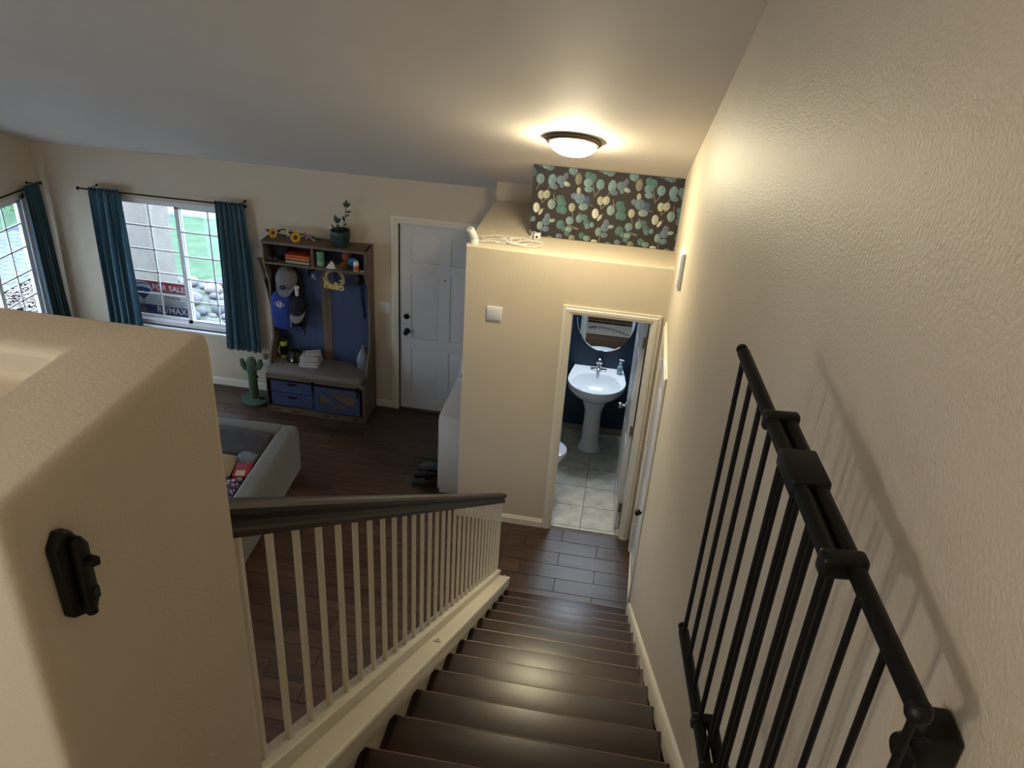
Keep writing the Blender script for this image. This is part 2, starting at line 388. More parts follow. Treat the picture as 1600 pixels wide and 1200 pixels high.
# ---- six-panel doors
def sixpanel(name, label, wd, ht, M, th=.035, hinges=None, sides=(-1,), m=DOORW):
    """door in local space: x 0..wd, y 0..th (front at y=0), z 0..ht ; M places it"""
    root = bpy.data.objects.new(name, None); C.objects.link(root); root.matrix_world = M; tag(root, label=label, kind='structure')
    ROOTM[root] = M.copy()
    B(0, wd, .009, th-.009, 0, ht).build('slab', m, root, world=False)
    st = wd*.125; mid = wd*.12; pw = (wd-2*st-mid)/2
    rows = [(.115*ht/2.03, .56), (.80*ht/2.03, .70), (1.62*ht/2.03, .27)]
    zs = []
    for z, h in rows: zs.append((z+.03, z+.03+h*ht/2.03))
    for s0, s1 in ((0, .009), (th-.009, th)):
        mb = MB(); xs_ = [(st, st+pw), (st+pw+mid, wd-st)]
        mb.box(0, st, s0, s1, 0, ht).box(wd-st, wd, s0, s1, 0, ht).box(st+pw, st+pw+mid, s0, s1, 0, ht)
        for xa, xb in xs_:
            zz = 0
            for za, zb in zs: mb.box(xa, xb, s0, s1, zz, za); zz = zb
            mb.box(xa, xb, s0, s1, zz, ht)
        mb.build('rail_frame', m, root, world=False)
        for xa, xb in xs_:
            for za, zb in zs:
                g = .028; yb, yf = (.009, .0015) if s0 == 0 else (th-.009, th-.0015)
                vs = [(xa+.006, yb, za+.006), (xb-.006, yb, za+.006), (xb-.006, yb, zb-.006), (xa+.006, yb, zb-.006),
                      (xa+g, yf, za+g), (xb-g, yf, za+g), (xb-g, yf, zb-g), (xa+g, yf, zb-g)]
                MB().add(vs, [(4, 5, 6, 7), (0, 1, 5, 4), (1, 2, 6, 5), (2, 3, 7, 6), (3, 0, 4, 7), (0, 3, 2, 1)]).build('panel', m, root, world=False)
    return root
BRONZE = mat('dark_bronze', '#1a1512', .35, metal=.6, var=.05)
def knob(root, x, z, yf=0., sgn=-1, m=BRONZE, name='knob', r=.027):
    prof = [(.031, 0), (.031, .006), (.012, .012), (.011, .032), (r*.75, .038), (r, .052), (r*.9, .064), (r*.5, .070), (1e-7, .071)]
    MB().lathe([(a, b) for a, b in prof], (x, yf, z), n=18, M=RX(PI/2*(1 if sgn < 0 else -1))).build(name, m, root, world=False)
d1 = sixpanel('door_1', 'white six-panel entry door with black knob and deadbolt', .912, 2.022, Matrix.Translation((EX0+.001, D+.012, .018)))
knob(d1, .072, .90); MB().lathe([(.028, 0), (.028, .012), (.02, .018), (1e-7, .018)], (.068, 0, 1.06), n=18, M=RX(PI/2)).build('deadbolt', BRONZE, d1, world=False)
B(.062, .074, -.035, -.016, 1.048, 1.072).build('thumb_turn', BRONZE, d1, world=False)
MB().lathe([(.008, -.001), (.008, .004), (1e-7, .004)], (.456, 0, 1.49), n=12, M=RX(PI/2)).build('peephole', BRONZE, d1, world=False)
B(-.009, -.001, -.004, .02, .87, .95).build('latch_plate', BRONZE, d1, world=False)
struct('trim_7', B(EX0-.012, EX1+.012, D-.03, D+.15, 0, .016), mat('threshold', '#3a2f27', .5), bevel=.004)
mb = B(EX0-.011, EX0-.001, D, D+.08, .016, 2.045); mb.box(EX1+.001, EX1+.011, D, D+.08, .016, 2.045); mb.box(EX0-.001, EX1+.001, D+.0, D+.08, 2.0415, 2.045)
struct('trim_8', mb, mat('weather_strip', '#1b1a19', .8))
# bathroom door: open into the room, hinged on the right jamb
Mb = Matrix.Translation((-.118, .128, .012)) @ Matrix.Rotation(math.radians(93), 4, 'Z')
d2 = sixpanel('door_2', 'white bathroom door standing open against the right wall', .60, 2.02, Mb)
knob(d2, .535, .93, yf=.035, sgn=1, m=CHROME)
def hinge(root, x, y, z, m=CHROME):
    B(x-.004, x+.001, y-.03, y+.0, z-.045, z+.045).build('hinge', m, root, world=False)
    MB().cyl((x-.006, y-.002, z-.047), (x-.006, y-.002, z+.047), .006, n=10).build('hinge_pin', m, root, world=False)
for z in (.22, 1.0, 1.8): hinge(d2, -.0, .02, z, mat('hinge_brass', '#8d8574', .35, metal=.8, var=.05))
# closet door in the right wall
Mc = Matrix.Translation((.012, CY1-.016, .012)) @ Matrix.Rotation(-PI/2, 4, 'Z')
d3 = sixpanel('door_3', 'white closet door beside the stair foot with dark knob', CY1-CY0-.032, 2.01, Mc)
knob(d3, .70, .93)
for z in (.25, 1.0, 1.78):
    MB().cyl((-.004, -.010, z-.045), (-.004, -.010, z+.045), .007, n=10).build('hinge_pin', VINYL, d3, world=False)

# ---- windows
def slider_window(name, label, ax, face, a0, a1, z0, z1, mid, muns, hz, out=1):
    """vinyl slider set in the wall hole. along = a; depth goes outward from face"""
    root = bpy.data.objects.new(name, None); C.objects.link(root); tag(root, label=label, kind='structure')
    def bx(p, q, d0, d1, r, t, mb=None):
        mb = mb or MB(); f0, f1 = sorted((face+out*d0, face+out*d1))
        return mb.box(p, q, f0, f1, r, t) if ax == 'y' else mb.box(f0, f1, p, q, r, t)
    fr = bx(a0, a1, .03, .13, z0, z0+.045); bx(a0, a1, .03, .13, z1-.055, z1, fr); bx(a0, a0+.05, .03, .13, z0, z1, fr); bx(a1-.05, a1, .03, .13, z0, z1, fr)
    fr.build('window_frame', VINYL, root)
    for k, (p, q, dd) in enumerate(((a0+.05, mid+.025, .085), (mid-.025, a1-.05, .055))):
        s = .035 if k == 0 else .045
        sm = bx(p, p+s, dd, dd+.03, z0+.045, z1-.055); bx(q-s, q, dd, dd+.03, z0+.045, z1-.055, sm); bx(p, q, dd, dd+.03, z0+.045, z0+.045+s*.8, sm); bx(p, q, dd, dd+.03, z1-.055-s*.6, z1-.055, sm)
        so = sm.build('sash', VINYL, root)
        bx(p+s, q-s, dd+.018, dd+.022, z0+.06, z1-.06).build('pane', GLASS, so)
        for x in muns[k]: bx(x-.0075, x+.0075, dd+.006, dd+.014, z0+.06, z1-.06).build('muntin', VINYL, so)
        for z in hz[k]: bx(p+s, q-s, dd+.006, dd+.014, z-.0075, z+.0075).build('muntin', VINYL, so)
    lk = bx(mid-.012, mid+.01, .043, .055, (z0+z1)/2-.05, (z0+z1)/2+.03); lk.build('sash_lock', VINYL, root)
    # painted stool and apron inside
    bx(a0-.02, a1+.02, -.035, .05, z0-.022, z0).build('window_sill', VINYL, root, bevel=.006)
    return root
slider_window('window_1', 'white vinyl slider window with grid beside the entry door', 'y', D, WX0, WX1, WZ0, WZ1, -4.845, ((-5.172,), (-4.517,)), ((1.692, 1.442, 1.190, .941), (1.679, 1.419, 1.167, .914)))
slider_window('window_2', 'white vinyl slider window with grid in the side wall', 'x', XL, -.15, 1.47, WZ0, WZ1, .92, ((.22, .57), (1.168,)), ((1.70, 1.46, 1.21, .955), (1.705, 1.465, 1.215, .957)), out=-1)

slider_window('added_window_side', 'unseen patio slider added to the side wall for daylight', 'x', XL, -3.7, -1.3, 0, 2.1, -2.5, ((), ()), ((), ()), out=-1)  # invented opening, out of view, added to bring daylight fill to the ceiling
slider_window('added_window_landing', 'unseen landing window added for cool daylight', 'y', -8.5, -4.6, -2.8, 3.9, 5.2, -3.7, ((), ()), ((), ()), out=-1)  # invented opening behind the camera, added for cool fill light

# ================================================================== STAIRS
st = thing('staircase', 'dark wood staircase with thin light nosing edges', 'staircase', (-.47, Y1, 0))
SX0, SX1 = -.93, -.001
poly = [(Y1-.03, 0)]
for k in range(1, NST+1): poly += [(Y1-.03-(k-1)*DEP, k*H-.03), (Y1-.03-k*DEP, k*H-.03)]
poly = poly[:-1] + [(Y1-.03-(NST-1)*DEP-.01, NST*H-.03), (Y1-.03-(NST-1)*DEP-.01, NST*H-.45), (Y1-.03-.45/SL, 0)]
DARK = mat('stair_carcass', '#120b08', .7, var=.1)
MB().prism(poly, 'x', SX0, SX1).build('carcass', DARK, st)
tb = None
for k in range(1, NST+1):
    y = Y1-(k-1)*DEP; z = k*H
    o = B(SX0, SX1, y-DEP-.02, y, z-.03, z).build('tread', TREAD, st, bevel=.004, seg=2) if tb is None else inst(tb, st, (0, -(k-1)*DEP, (k-1)*H), name='tread')
    if tb is None:
        tb = o; ne = B(SX0+.004, SX1-.004, y-.0045, y+.0008, z-.004, z+.0006).build('nosing_edge', TRIMW, o, bevel=.001, seg=1)
        te = B(SX0+.001, SX0+.013, y-DEP+.01, y-.01, z, z+.010).build('end_strip', TREAD, o)
        tf = B(-.034, -.022, y-DEP+.01, y-.01, z, z+.010).build('end_strip', TREAD, o)
    else:
        for q in (ne, te, tf): inst(q, o, (0, 0, 0))
RISER = mat('riser_white', '#d9d6cf', .45, var=.03)
ra = None
for k in range(1, NST+1):
    if ra is None: ra = B(SX0, SX1, Y1-.03, Y1-.022, 0, H-.03).build('riser', RISER, st)
    else: inst(ra, st, (0, -(k-1)*DEP, (k-1)*H), name='riser')
# black twig and lettering decals on the lowest riser
mb = MB(); y = Y1-.0215; rnd = random.Random(3)
pts = [(-.16-.62*t, y, .030+.075*math.sin(t*2.6)) for t in [i/14 for i in range(15)]]
mb.tube(pts, .0028, 6)
for i in range(1, 14):
    p = Vector(pts[i]); a = .6+rnd.random()*.6
    for sg in (-1, 1): mb.tube([p, p+Vector((-.022*math.cos(a), 0, .02*sg))], [.002, .0038], 5)
mb.build('twig_decal', BLACKM, ra)
Mt = Matrix.Translation((-.66, y+.0005, .10)) @ Matrix.Rotation(PI, 4, 'Z') @ Matrix.Rotation(PI/2, 4, 'X')
textmb('joy', .075, .0006, Mt).build('lettering_decal', BLACKM, ra)

# side wall and curb under the balusters
YB0, YB1 = -4.73, -1.035
cw = [(YB1, 0), (YB1, nl(YB1)+.115), (YB0, nl(YB0)+.115), (YB0, 0)]
struct('wall_stair', MB().prism(cw, 'x', -1.045, -.931), WALL)
rl = thing('stair_railing', 'white slatted stair railing with dark wooden handrail', 'railing', (-1.0, YB1, 0))
cap = MB().sweep([(-1.06, .10), (-.915, .10), (-.905, .103), (-.900, .111), (-.903, .119), (-.914, .123), (-1.06, .123)], YB0, YB1, nl).build('curb_cap', TRIMG, rl)
MB().sweep([(-.931, .020), (-.912, .020), (-.906, .030), (-.904, .072), (-.908, .096), (-.914, .101), (-.931, .101)], YB0, YB1-.004, nl).build('curb_skirt', TRIMG, rl)
MB().sweep([(-1.028, .123), (-.976, .123), (-.976, .155), (-1.028, .155)], YB0, YB1-.01, nl).build('curb_riser', TRIMG, rl)
MB().sweep([(-1.032, .155), (-.972, .155), (-.972, .173), (-.978, .179), (-1.026, .179), (-1.032, .173)], YB0, YB1-.008, nl).build('shoe_rail', TRIMG, rl)
NB = 30; yb = [-1.075 - i*(4.645-1.075)/(NB-1) for i in range(NB)]
bsrc = None
for y in yb:
    z = nl(y)
    if bsrc is None: bsrc = B(-1.0068, -.9932, y-.0068, y+.0068, z+.166, z+.815).build('baluster', TRIMG, rl, bevel=.0012, seg=1); yb0 = y
    else: inst(bsrc, rl, (0, y-yb0, -SL*(y-yb0)), name='baluster')
hp = [(-.022, .792), (.022, .792), (.024, .806), (.019, .813), (.018, .828), (.023, .840), (.032, .846), (.033, .858), (.027, .868), (.012, .873), (-.012, .873), (-.027, .868), (-.033, .858), (-.032, .846), (-.023, .840), (-.018, .828), (-.019, .813), (-.024, .806)]
MB().sweep([(-1.0+a, b) for a, b in hp], YB0, -1.03, nl).build('handrail', RAILW, rl, ang=28)
# little plastic catches on the curb
for y in (-3.25, -1.1):
    c = thing('curb_catch', 'small white plastic catch screwed on curb ' + ('halfway down the railing' if y < -2 else 'at the foot of the railing'), 'catch', (-.935, y, nl(y)+.123))
    mb = MB(); mb.v = []; z = nl(y)+.1235
    M = Matrix.Rotation(-math.atan(SL), 3, 'X')
    mb.obox((-.94, y, z+.003), (.03, .05, .006), M).build('plate', VINYL, c, bevel=.002)
    MB().obox((-.935, y-.005, z+.012), (.012, .018, .014), M).build('hook', VINYL, c, bevel=.002)

# ================================================================== SAFETY GATE
gt = thing('safety_gate', 'black telescoping metal baby gate swung open along the right wall', 'safety gate', (-.06, -5.19, 3.30))
GA = Vector((-.0655, -5.1907, 0)); GB = Vector((-.1389, -4.4470, 0)); gd = (GB-GA).normalized(); gn = Vector((gd.y, -gd.x, 0))
def G(s, off, z): return GA + gd*s + gn*off + Vector((0, 0, z))
OF, OH = -.024, 0.; ZG1, ZG0 = 3.930, 3.315
Mg = Matrix((gd.orthogonal().normalized(), gd.cross(gd.orthogonal().normalized()), gd)).transposed()
for z, nm in ((ZG1, 'top_rail'), (ZG0, 'bottom_rail')):
    MB().cyl(G(.190, OF, z), G(.705, OF, z), .0105, n=16).build(nm, BLACKM, gt)
    MB().cyl(G(-.004, OH, z), G(.50, OH, z), .0105, n=16).build(nm, BLACKM, gt)
    MB().lathe([(.0055, 0), (.0055, .010), (.009, .011), (.0095, .016), (.006, .019), (1e-7, .019)], G(.705, OF, z), n=14, M=Mg).build('rubber_tip', BLACK, gt)
for i in range(8): s = .700-i*.0712; MB().cyl(G(s, OF, ZG0), G(s, OF, ZG1), .0046, n=10).build('bar', BLACKM, gt)
for i in range(7): s = .003+i*.0765; MB().cyl(G(s, OH, ZG0), G(s, OH, ZG1), .0046, n=10).build('bar', BLACKM, gt)
def gbox(s0, s1, o0, o1, z0, z1):
    M = Matrix((gd, gn, Vector((0, 0, 1)))).transposed()
    return MB().obox(G((s0+s1)/2, (o0+o1)/2, (z0+z1)/2), (s1-s0, abs(o1-o0), z1-z0), M)
for zt in (ZG1, ZG0):
    gbox(.482, .500, OF-.013, OH+.013, zt-.013, zt+.014).build('clip', BLACK, gt, bevel=.005, seg=3)
    gbox(.178, .202, OF-.014, OH+.013, zt-.014, zt+.014).build('clip', BLACK, gt, bevel=.006, seg=3)
    gbox(.325, .402, OF-.0125, OH+.0125, zt-.0125, zt+.0125).build('sleeve', BLACK, gt, bevel=.004, seg=3)
for z in (3.93, 3.33):
    MB().prism([(-.001, -5.168), (-.001, -5.122), (-.022, -5.122), (-.034, -5.128), (-.040, -5.140), (-.040, -5.156), (-.034, -5.168)], 'z', z-.150, z-.060).build('hinge_bracket', BLACK, gt, bevel=.005, seg=3)
    MB().cyl((-.036, -5.150, z-.068), (-.0655, -5.1907, z-.002), .0075, n=14).ball((-.0655, -5.1907, z-.002), .0125).build('hinge_joint', BLACK, gt)
    MB().cyl((-.046, -5.152, z-.098), (-.036, -5.148, z-.098), .018, n=18).build('hinge_boss', BLACK, gt, bevel=.003)

# latch on the pony wall
lt = thing('gate_latch', 'black plastic gate latch mounted on the landing half wall', 'latch', (PX, -5.09, 3.76))
MB().prism([(-5.116, 3.775), (-5.094, 3.762), (-5.084, 3.766), (-5.080, 3.868), (-5.090, 3.886), (-5.104, 3.892), (-5.119, 3.876)], 'x', PX, PX+.015).build('base', BLACK, lt, bevel=.003, seg=3)
MB().prism([(-5.103, 3.776), (-5.090, 3.771), (-5.082, 3.786), (-5.081, 3.864), (-5.090, 3.880), (-5.102, 3.876)], 'x', PX+.014, PX+.028).build('housing', BLACK, lt, bevel=.004, seg=3)
MB().prism([(PX+.020, -5.100), (PX+.040, -5.099), (PX+.045, -5.092), (PX+.040, -5.085), (PX+.020, -5.083)], 'z', 3.842, 3.849).build('thumb_lever', BLACK, lt, bevel=.002, seg=2)
B(PX+.026, PX+.030, -5.096, -5.084, 3.786, 3.802).build('slot', mat('pure_black', '#040404', .7), lt, bevel=.001)
MB().cyl((PX+.014, -5.086, 3.758), (PX+.014, -5.086, 3.775), .007, n=14).build('pin', BLACK, lt)

# ================================================================== LAMPS
def flush_lamp(name, label, loc, nrm, strength, colr):
    t = thing(name, label, 'ceiling light', loc)
    n = Vector(nrm).normalized(); a = n.orthogonal().normalized(); M = Matrix((a, n.cross(a), n)).transposed()
    MB().lathe([(.10, 0), (.168, .0), (.176, .006), (.178, .018), (.170, .028), (.150, .034), (.146, .030), (.146, .004), (.10, .004)], loc, n=48, M=M).build('rim', LIGHTG, t)
    em = mat('lamp_glass_'+name, '#f2ead8', .3, var=0, emit=(colr, strength))
    MB().lathe([(.148, .028), (.142, .050), (.122, .072), (.090, .089), (.05, .099), (.018, .103), (1e-7, .1035)], loc, n=40, M=M).build('glass_dome', em, t)
    MB().lathe([(.149, .020), (.149, .028), (1e-7, .028)], loc, n=40, M=M).build('diffuser_plate', WHITE, t)
nd = Vector((0, CB, -1)).normalized()
flush_lamp('ceiling_lamp', 'round flush ceiling light with bronze rim glowing warm on sloped ceiling', (-.775, -.455, zc(-.455)-.001), nd, LAMP_STAIR, (1.0, .86, .56))
# unseen lamp added for the light that casts the gate shadow; fixture invented
t = thing('added_floor_lamp', 'unseen globe floor lamp added on the upstairs landing', 'floor lamp', (-2.3, -6.6, ZUP))
MB().lathe([(.14, 0), (.14, .012), (.02, .025), (1e-7, .025)], (-2.3, -6.6, ZUP), n=28).build('base', BLACKM, t)
MB().cyl((-2.3, -6.6, ZUP+.02), (-2.3, -6.6, ZUP+1.60), .012).build('pole', BLACKM, t)
MB().ball((-2.3, -6.6, ZUP+1.74), .15, 28, 18).build('globe_shade', mat('added_globe_glass', '#f4efe4', .3, var=0, emit=((1.0, .90, .74), LAMP_LOFT_ADDED)), t)
# bathroom vanity light above the mirror
t = thing('vanity_light', 'three-globe vanity light above the bathroom mirror', 'wall light', (-.46, 1.70, 1.9))
B(-.72, -.20, 1.675, 1.698, 1.89, 1.95).build('backplate', CHROME, t, bevel=.004)
vm = mat('vanity_glass', '#f2f5f8', .3, var=0, emit=((.72, .86, 1.0), LAMP_BATH))
for x in (-.64, -.46, -.28):
    MB().cyl((x, 1.676, 1.92), (x, 1.60, 1.92), .012).build('arm', CHROME, t)
    MB().ball((x, 1.58, 1.90), .05).build('globe', vm, t)

# ================================================================== WALLPAPER
wp = B(XW, -.0005, Y9-.003, Y9, ZT+.001, zc(Y9)+.0).build('wallpaper', mat('paper_ground', '#2b2729', .7, var=.15, vscale=14), acc)
LEAF = dict(t='#667f86', b='#596e7c', e='#758889', s='#5d6476', m='#8d9a96', o='#77786a', g='#456464', c='#9a9b8e', w='#adaea8', d='#364e66')
raw = """398 465 27 32 0 t|487 475 26 38 10 t|498 520 28 18 20 b|553 475 30 28 0 b|588 452 16 26 15 s|598 505 22 14 20 m|560 515 16 14 0 b
645 410 30 25 0 t|685 468 22 36 0 o|762 445 26 28 -20 g|795 460 22 28 0 g|755 495 28 26 0 t|760 540 28 20 0 t
405 580 22 28 0 c|447 578 22 28 10 c|370 672 22 32 0 w|403 705 10 22 30 w|483 648 26 32 0 e|550 605 28 20 0 g|560 640 30 26 0 g|545 685 24 26 0 g|573 692 22 26 0 g
687 550 14 22 0 c|660 590 28 20 10 s|695 605 34 34 0 b|750 622 18 30 0 d|720 668 32 22 -5 e|636 670 22 28 0 c|453 745 20 28 0 s|445 775 28 26 0 b|490 768 20 12 -15 m|397 805 20 28 5 e|440 830 24 18 -15 b
620 768 26 26 0 t|550 798 26 30 20 g|580 830 22 18 0 g|610 835 22 20 0 e|600 865 18 16 0 g|690 755 22 26 0 t|730 745 20 20 0 g|745 785 22 24 0 g|750 810 18 18 0 b|785 800 14 18 0 t
540 885 22 18 0 s|470 900 24 14 0 e|635 900 22 22 0 o|710 880 22 22 0 g|745 900 24 18 0 e|800 925 22 14 0 w|860 395 30 22 0 g|470 385 28 20 0 b|440 378 24 16 0 t"""
stems = [(398, 495, 365, 545), (470, 520, 455, 545), (685, 440, 700, 425), (790, 480, 805, 600), (405, 605, 410, 640), (447, 605, 410, 640), (385, 690, 430, 680), (500, 600, 545, 650), (720, 640, 790, 660), (636, 695, 645, 745), (410, 830, 405, 880), (600, 800, 685, 830), (560, 810, 680, 835), (690, 720, 745, 790), (500, 570, 500, 620), (590, 480, 610, 520), (640, 430, 655, 450), (745, 750, 690, 710)]
def wmap(px, py):
    yt = 365+(px-345)*.0865; yb_ = 880+(px-315)*.1075; s_ = (yb_-py)/(yb_-yt)
    xl_ = 315+30*s_; xr_ = 1385+93*s_
    return XW-XW*(px-xl_)/(xr_-xl_), ZT+.551*s_
mb = MB(); mb.col = []; lay_ = 0
zmax = zc(Y9)-.002; rnd = random.Random(8)
def clampw(x, z): return max(XW+.002, min(-.002, x)), max(ZT+.004, min(zmax, z))
for rep in (-1, 0, 1, 2):
    for (a, b_, c_, d_) in stems:
        (xa, za), (xb, zb) = wmap(a, b_), wmap(c_, d_); xa += .45*rep; xb += .45*rep
        if max(xa, xb) > -.004 or min(xa, xb) < XW+.004: continue
        dx, dz = xb-xa, zb-za; ln = math.hypot(dx, dz); nx, nz = -dz/ln*.0018, dx/ln*.0018
        k = len(mb.v); y = Y9-.0034
        mb.v += [Vector((xa+nx, y, za+nz)), Vector((xa-nx, y, za-nz)), Vector((xb-nx, y, zb-nz)), Vector((xb+nx, y, zb+nz))]; mb.f.append((k, k+1, k+2, k+3)); mb.col.append(lin('#8d8a78'))
    for i, it in enumerate(raw.replace('\n', '|').split('|')):
        px, py, rx, ry, an, cc = it.split(); px, py, rx, ry, an = map(float, (px, py, rx, ry, an))
        x, z = wmap(px, py); x += .45*rep; sx = 1.12*1.121/1100*rx; sz = 1.12*.551/512*ry; an = math.radians(-an)
        if x < XW-sx or x > sx: continue
        lay_ += 1; y = Y9-.0036-.00002*(lay_ % 40); col = Vector(lin(LEAF[cc])[:3]); v_ = .85+.3*rnd.random(); n = 16
        # two-tone halves and a paler midrib, as printed
        ring = []
        for k in range(n):
            t_ = 2*PI*k/n; ex = sx*math.cos(t_); ez = sz*math.sin(t_)*(1.06 if math.sin(t_) < 0 else .97)
            ring.append(clampw(x+ex*math.cos(an)-ez*math.sin(an), z+ex*math.sin(an)+ez*math.cos(an)))
        c0 = clampw(x, z)
        if max(r_[0] for r_ in ring)-min(r_[0] for r_ in ring) < .004: continue
        k0 = len(mb.v); mb.v += [Vector((p[0], y, p[1])) for p in ring]+[Vector((c0[0], y, c0[1]))]
        for k in range(n):
            mb.f.append((k0+k, k0+n, k0+(k+1) % n)); q = 1.12 if 4 <= k < 12 else .86
            mb.col.append(tuple(min(1, e_*v_*q) for e_ in col)+(1,))
mb.build('leaf_print', vcolmat('leaf_ink'), wp, kind='stuff')

# ================================================================== BATHROOM FITTINGS
sk = thing('pedestal_sink', 'white ceramic pedestal sink with chrome faucet', 'sink', (-.47, 1.40, 0))
sx, ytop = -.476, .768
def sinkring(sc, z, back=1.698, front=1.115, hw=.285, yoff=0.):
    """D-shaped outline: straight back, bowed front"""
    pts = []; n = 28; cy = 1.42
    for k in range(n+1):
        t_ = PI*k/n; pts.append((sx+hw*sc*math.cos(PI+t_)*1.0, cy-(cy-front)*math.sin(t_)**.9*sc+yoff, z))
    pts += [(sx+hw*sc*.93, cy+(back-cy)*(.55 if sc > .5 else .4*sc), z), (sx+hw*sc*.86, back if sc > .99 else cy+(back-cy)*sc, z), (sx-hw*sc*.86, back if sc > .99 else cy+(back-cy)*sc, z), (sx-hw*sc*.93, cy+(back-cy)*(.55 if sc > .5 else .4*sc), z)]
    return pts
rows = [sinkring(.30, ytop-.235), sinkring(.52, ytop-.18), sinkring(.78, ytop-.13), sinkring(.95, ytop-.075), sinkring(1., ytop-.04), sinkring(1., ytop-.01), sinkring(.985, ytop)]
mb = MB().grid(rows, closed=True); k = len(rows[0]); mb.f.append(tuple(range(k-1, -1, -1)))
# inner bowl: ellipse ring sunk from the deck
n = k; ell = []
ANG = [PI*i/28 for i in range(29)]+[PI*1.22, PI*1.36, PI*1.64, PI*1.78]
def ell_ring(a, b, z, cy=1.365): return [(sx+a*math.cos(PI+q), cy-b*math.sin(q), z) for q in ANG]
top = rows[-1]; base = len(mb.v)
bowl = [ell_ring(.235, .190, ytop), ell_ring(.226, .181, ytop-.012), ell_ring(.19, .15, ytop-.07), ell_ring(.13, .10, ytop-.115), ell_ring(.03, .03, ytop-.13)]
mb.grid(bowl, closed=True); mb.f.append(tuple(range(len(mb.v)-n, len(mb.v))))
off = (len(rows)-1)*n
mb.f += [(off+i, off+(i+1) % n, base+(i+1) % n, base+i) for i in range(n)]
bs = mb.build('basin', CERAM, sk, ang=50)
MB().lathe([(.118, 0), (.118, .012), (.105, .03), (.088, .10), (.082, .35), (.085, .44), (.11, .52), (.13, .58)], (sx, 1.40, 0), n=32, sy=.95).build('pedestal', CERAM, sk)
fa = MB().lathe([(.030, 0), (.027, .02), (.022, .045), (.024, .06)], (sx, 1.63, ytop), n=20).build('faucet', CHROME, sk)
MB().tube([(sx, 1.63, ytop+.045), (sx, 1.59, ytop+.055), (sx, 1.54, ytop+.045), (sx, 1.525, ytop+.03)], [.014, .013, .012, .010], 12).build('spout', CHROME, fa)
B(sx-.08, sx+.08, 1.608, 1.652, ytop, ytop+.014).build('deck_plate', CHROME, fa, bevel=.006, seg=3)
MB().ball((sx, 1.63, ytop+.095), (.036, .036, .038)).build('handle', CHROME, fa)
for i in (-1, 0, 1): MB().cyl((sx+i*.024, 1.190, ytop-.030), (sx+i*.024, 1.204, ytop-.036), .0065, n=10).build('overflow_hole', BLACKM, bs)
MB().cyl((sx, 1.365, ytop-.131), (sx, 1.365, ytop-.126), .022, n=18).build('drain', CHROME, bs)
so = thing('soap_dispenser', 'clear pump bottle of pale blue soap on the sink', 'soap dispenser', (-.268, 1.60, ytop))
MB().lathe([(.027, 0), (.029, .004), (.029, .07), (.026, .085), (.013, .10), (.012, .108)], (-.268, 1.60, ytop), n=20).build('bottle', mat('clear_plastic', '#9fc4cc', .1, var=0, trans=.6), so)
MB().cyl((-.268, 1.60, ytop+.108), (-.268, 1.60, ytop+.122), .014).build('collar', VINYL, so)
MB().cyl((-.268, 1.60, ytop+.122), (-.268, 1.60, ytop+.15), .005).tube([(-.283, 1.60, ytop+.153), (-.258, 1.595, ytop+.156), (-.238, 1.59, ytop+.150)], .007, 8).build('pump', VINYL, so)
mi = thing('oval_mirror', 'frameless oval mirror on the navy bathroom wall', 'mirror', (-.458, 1.695, 1.31))
MB().lathe([(.290, 0), (.290, .004), (.283, .006), (1e-7, .006)], (-.458, 1.689, 1.315), n=56, M=RX(PI/2-.019) @ Matrix.Diagonal((1, 1.25, 1))).build('mirror_glass', mat('mirror_silver', '#dfe6ea', .01, metal=1., var=0), mi, ang=4)
for a in (225, 315, 45, 135): 
    a = math.radians(a); MB().cyl((-.458+.29*math.cos(a), 1.700, 1.315+.3625*math.sin(a)), (-.458+.29*math.cos(a), 1.686, 1.315+.3625*math.sin(a)), .009, n=12).build('mirror_clip', CHROME, mi)
# toilet with its bowl pointing into the room
to = thing('toilet', 'white toilet beside the bathroom door', 'toilet', (-1.0, .62, 0))
def oval(cx, cy, a, b, z, n=28): return [(cx+a*math.cos(2*PI*i/n)*(1.08 if math.cos(2*PI*i/n) > 0 else .92), cy+b*math.sin(2*PI*i/n), z) for i in range(n)]
mb = MB().grid([oval(-1.02, .62, .24, .115, 0), oval(-1.02, .62, .23, .11, .03), oval(-1.0, .62, .19, .10, .15), oval(-.96, .62, .21, .13, .26), oval(-.93, .62, .235, .175, .35), oval(-.93, .62, .245, .185, .39)], closed=True)
mb.f += [tuple(range(27, -1, -1)), tuple(range(5*28, 6*28))]; mb.build('bowl', CERAM, to, ang=60)
MB().grid([oval(-.93, .62, .25, .19, .392), oval(-.93, .62, .255, .193, .402), oval(-.93, .62, .25, .19, .412)], closed=True).build('seat', CERAM, to)
mb = MB().grid([oval(-.93, .62, .252, .191, .413), oval(-.93, .62, .25, .188, .425), oval(-.93, .62, .225, .165, .432)], closed=True); mb.f += [tuple(range(27, -1, -1)), tuple(range(56, 84))]; mb.build('lid', CERAM, to)
B(-1.415, -1.20, .40, .84, .38, .74).build('tank', CERAM, to, bevel=.02, seg=3); B(-1.42, -1.19, .39, .85, .741, .775).build('tank_lid', CERAM, to, bevel=.01)

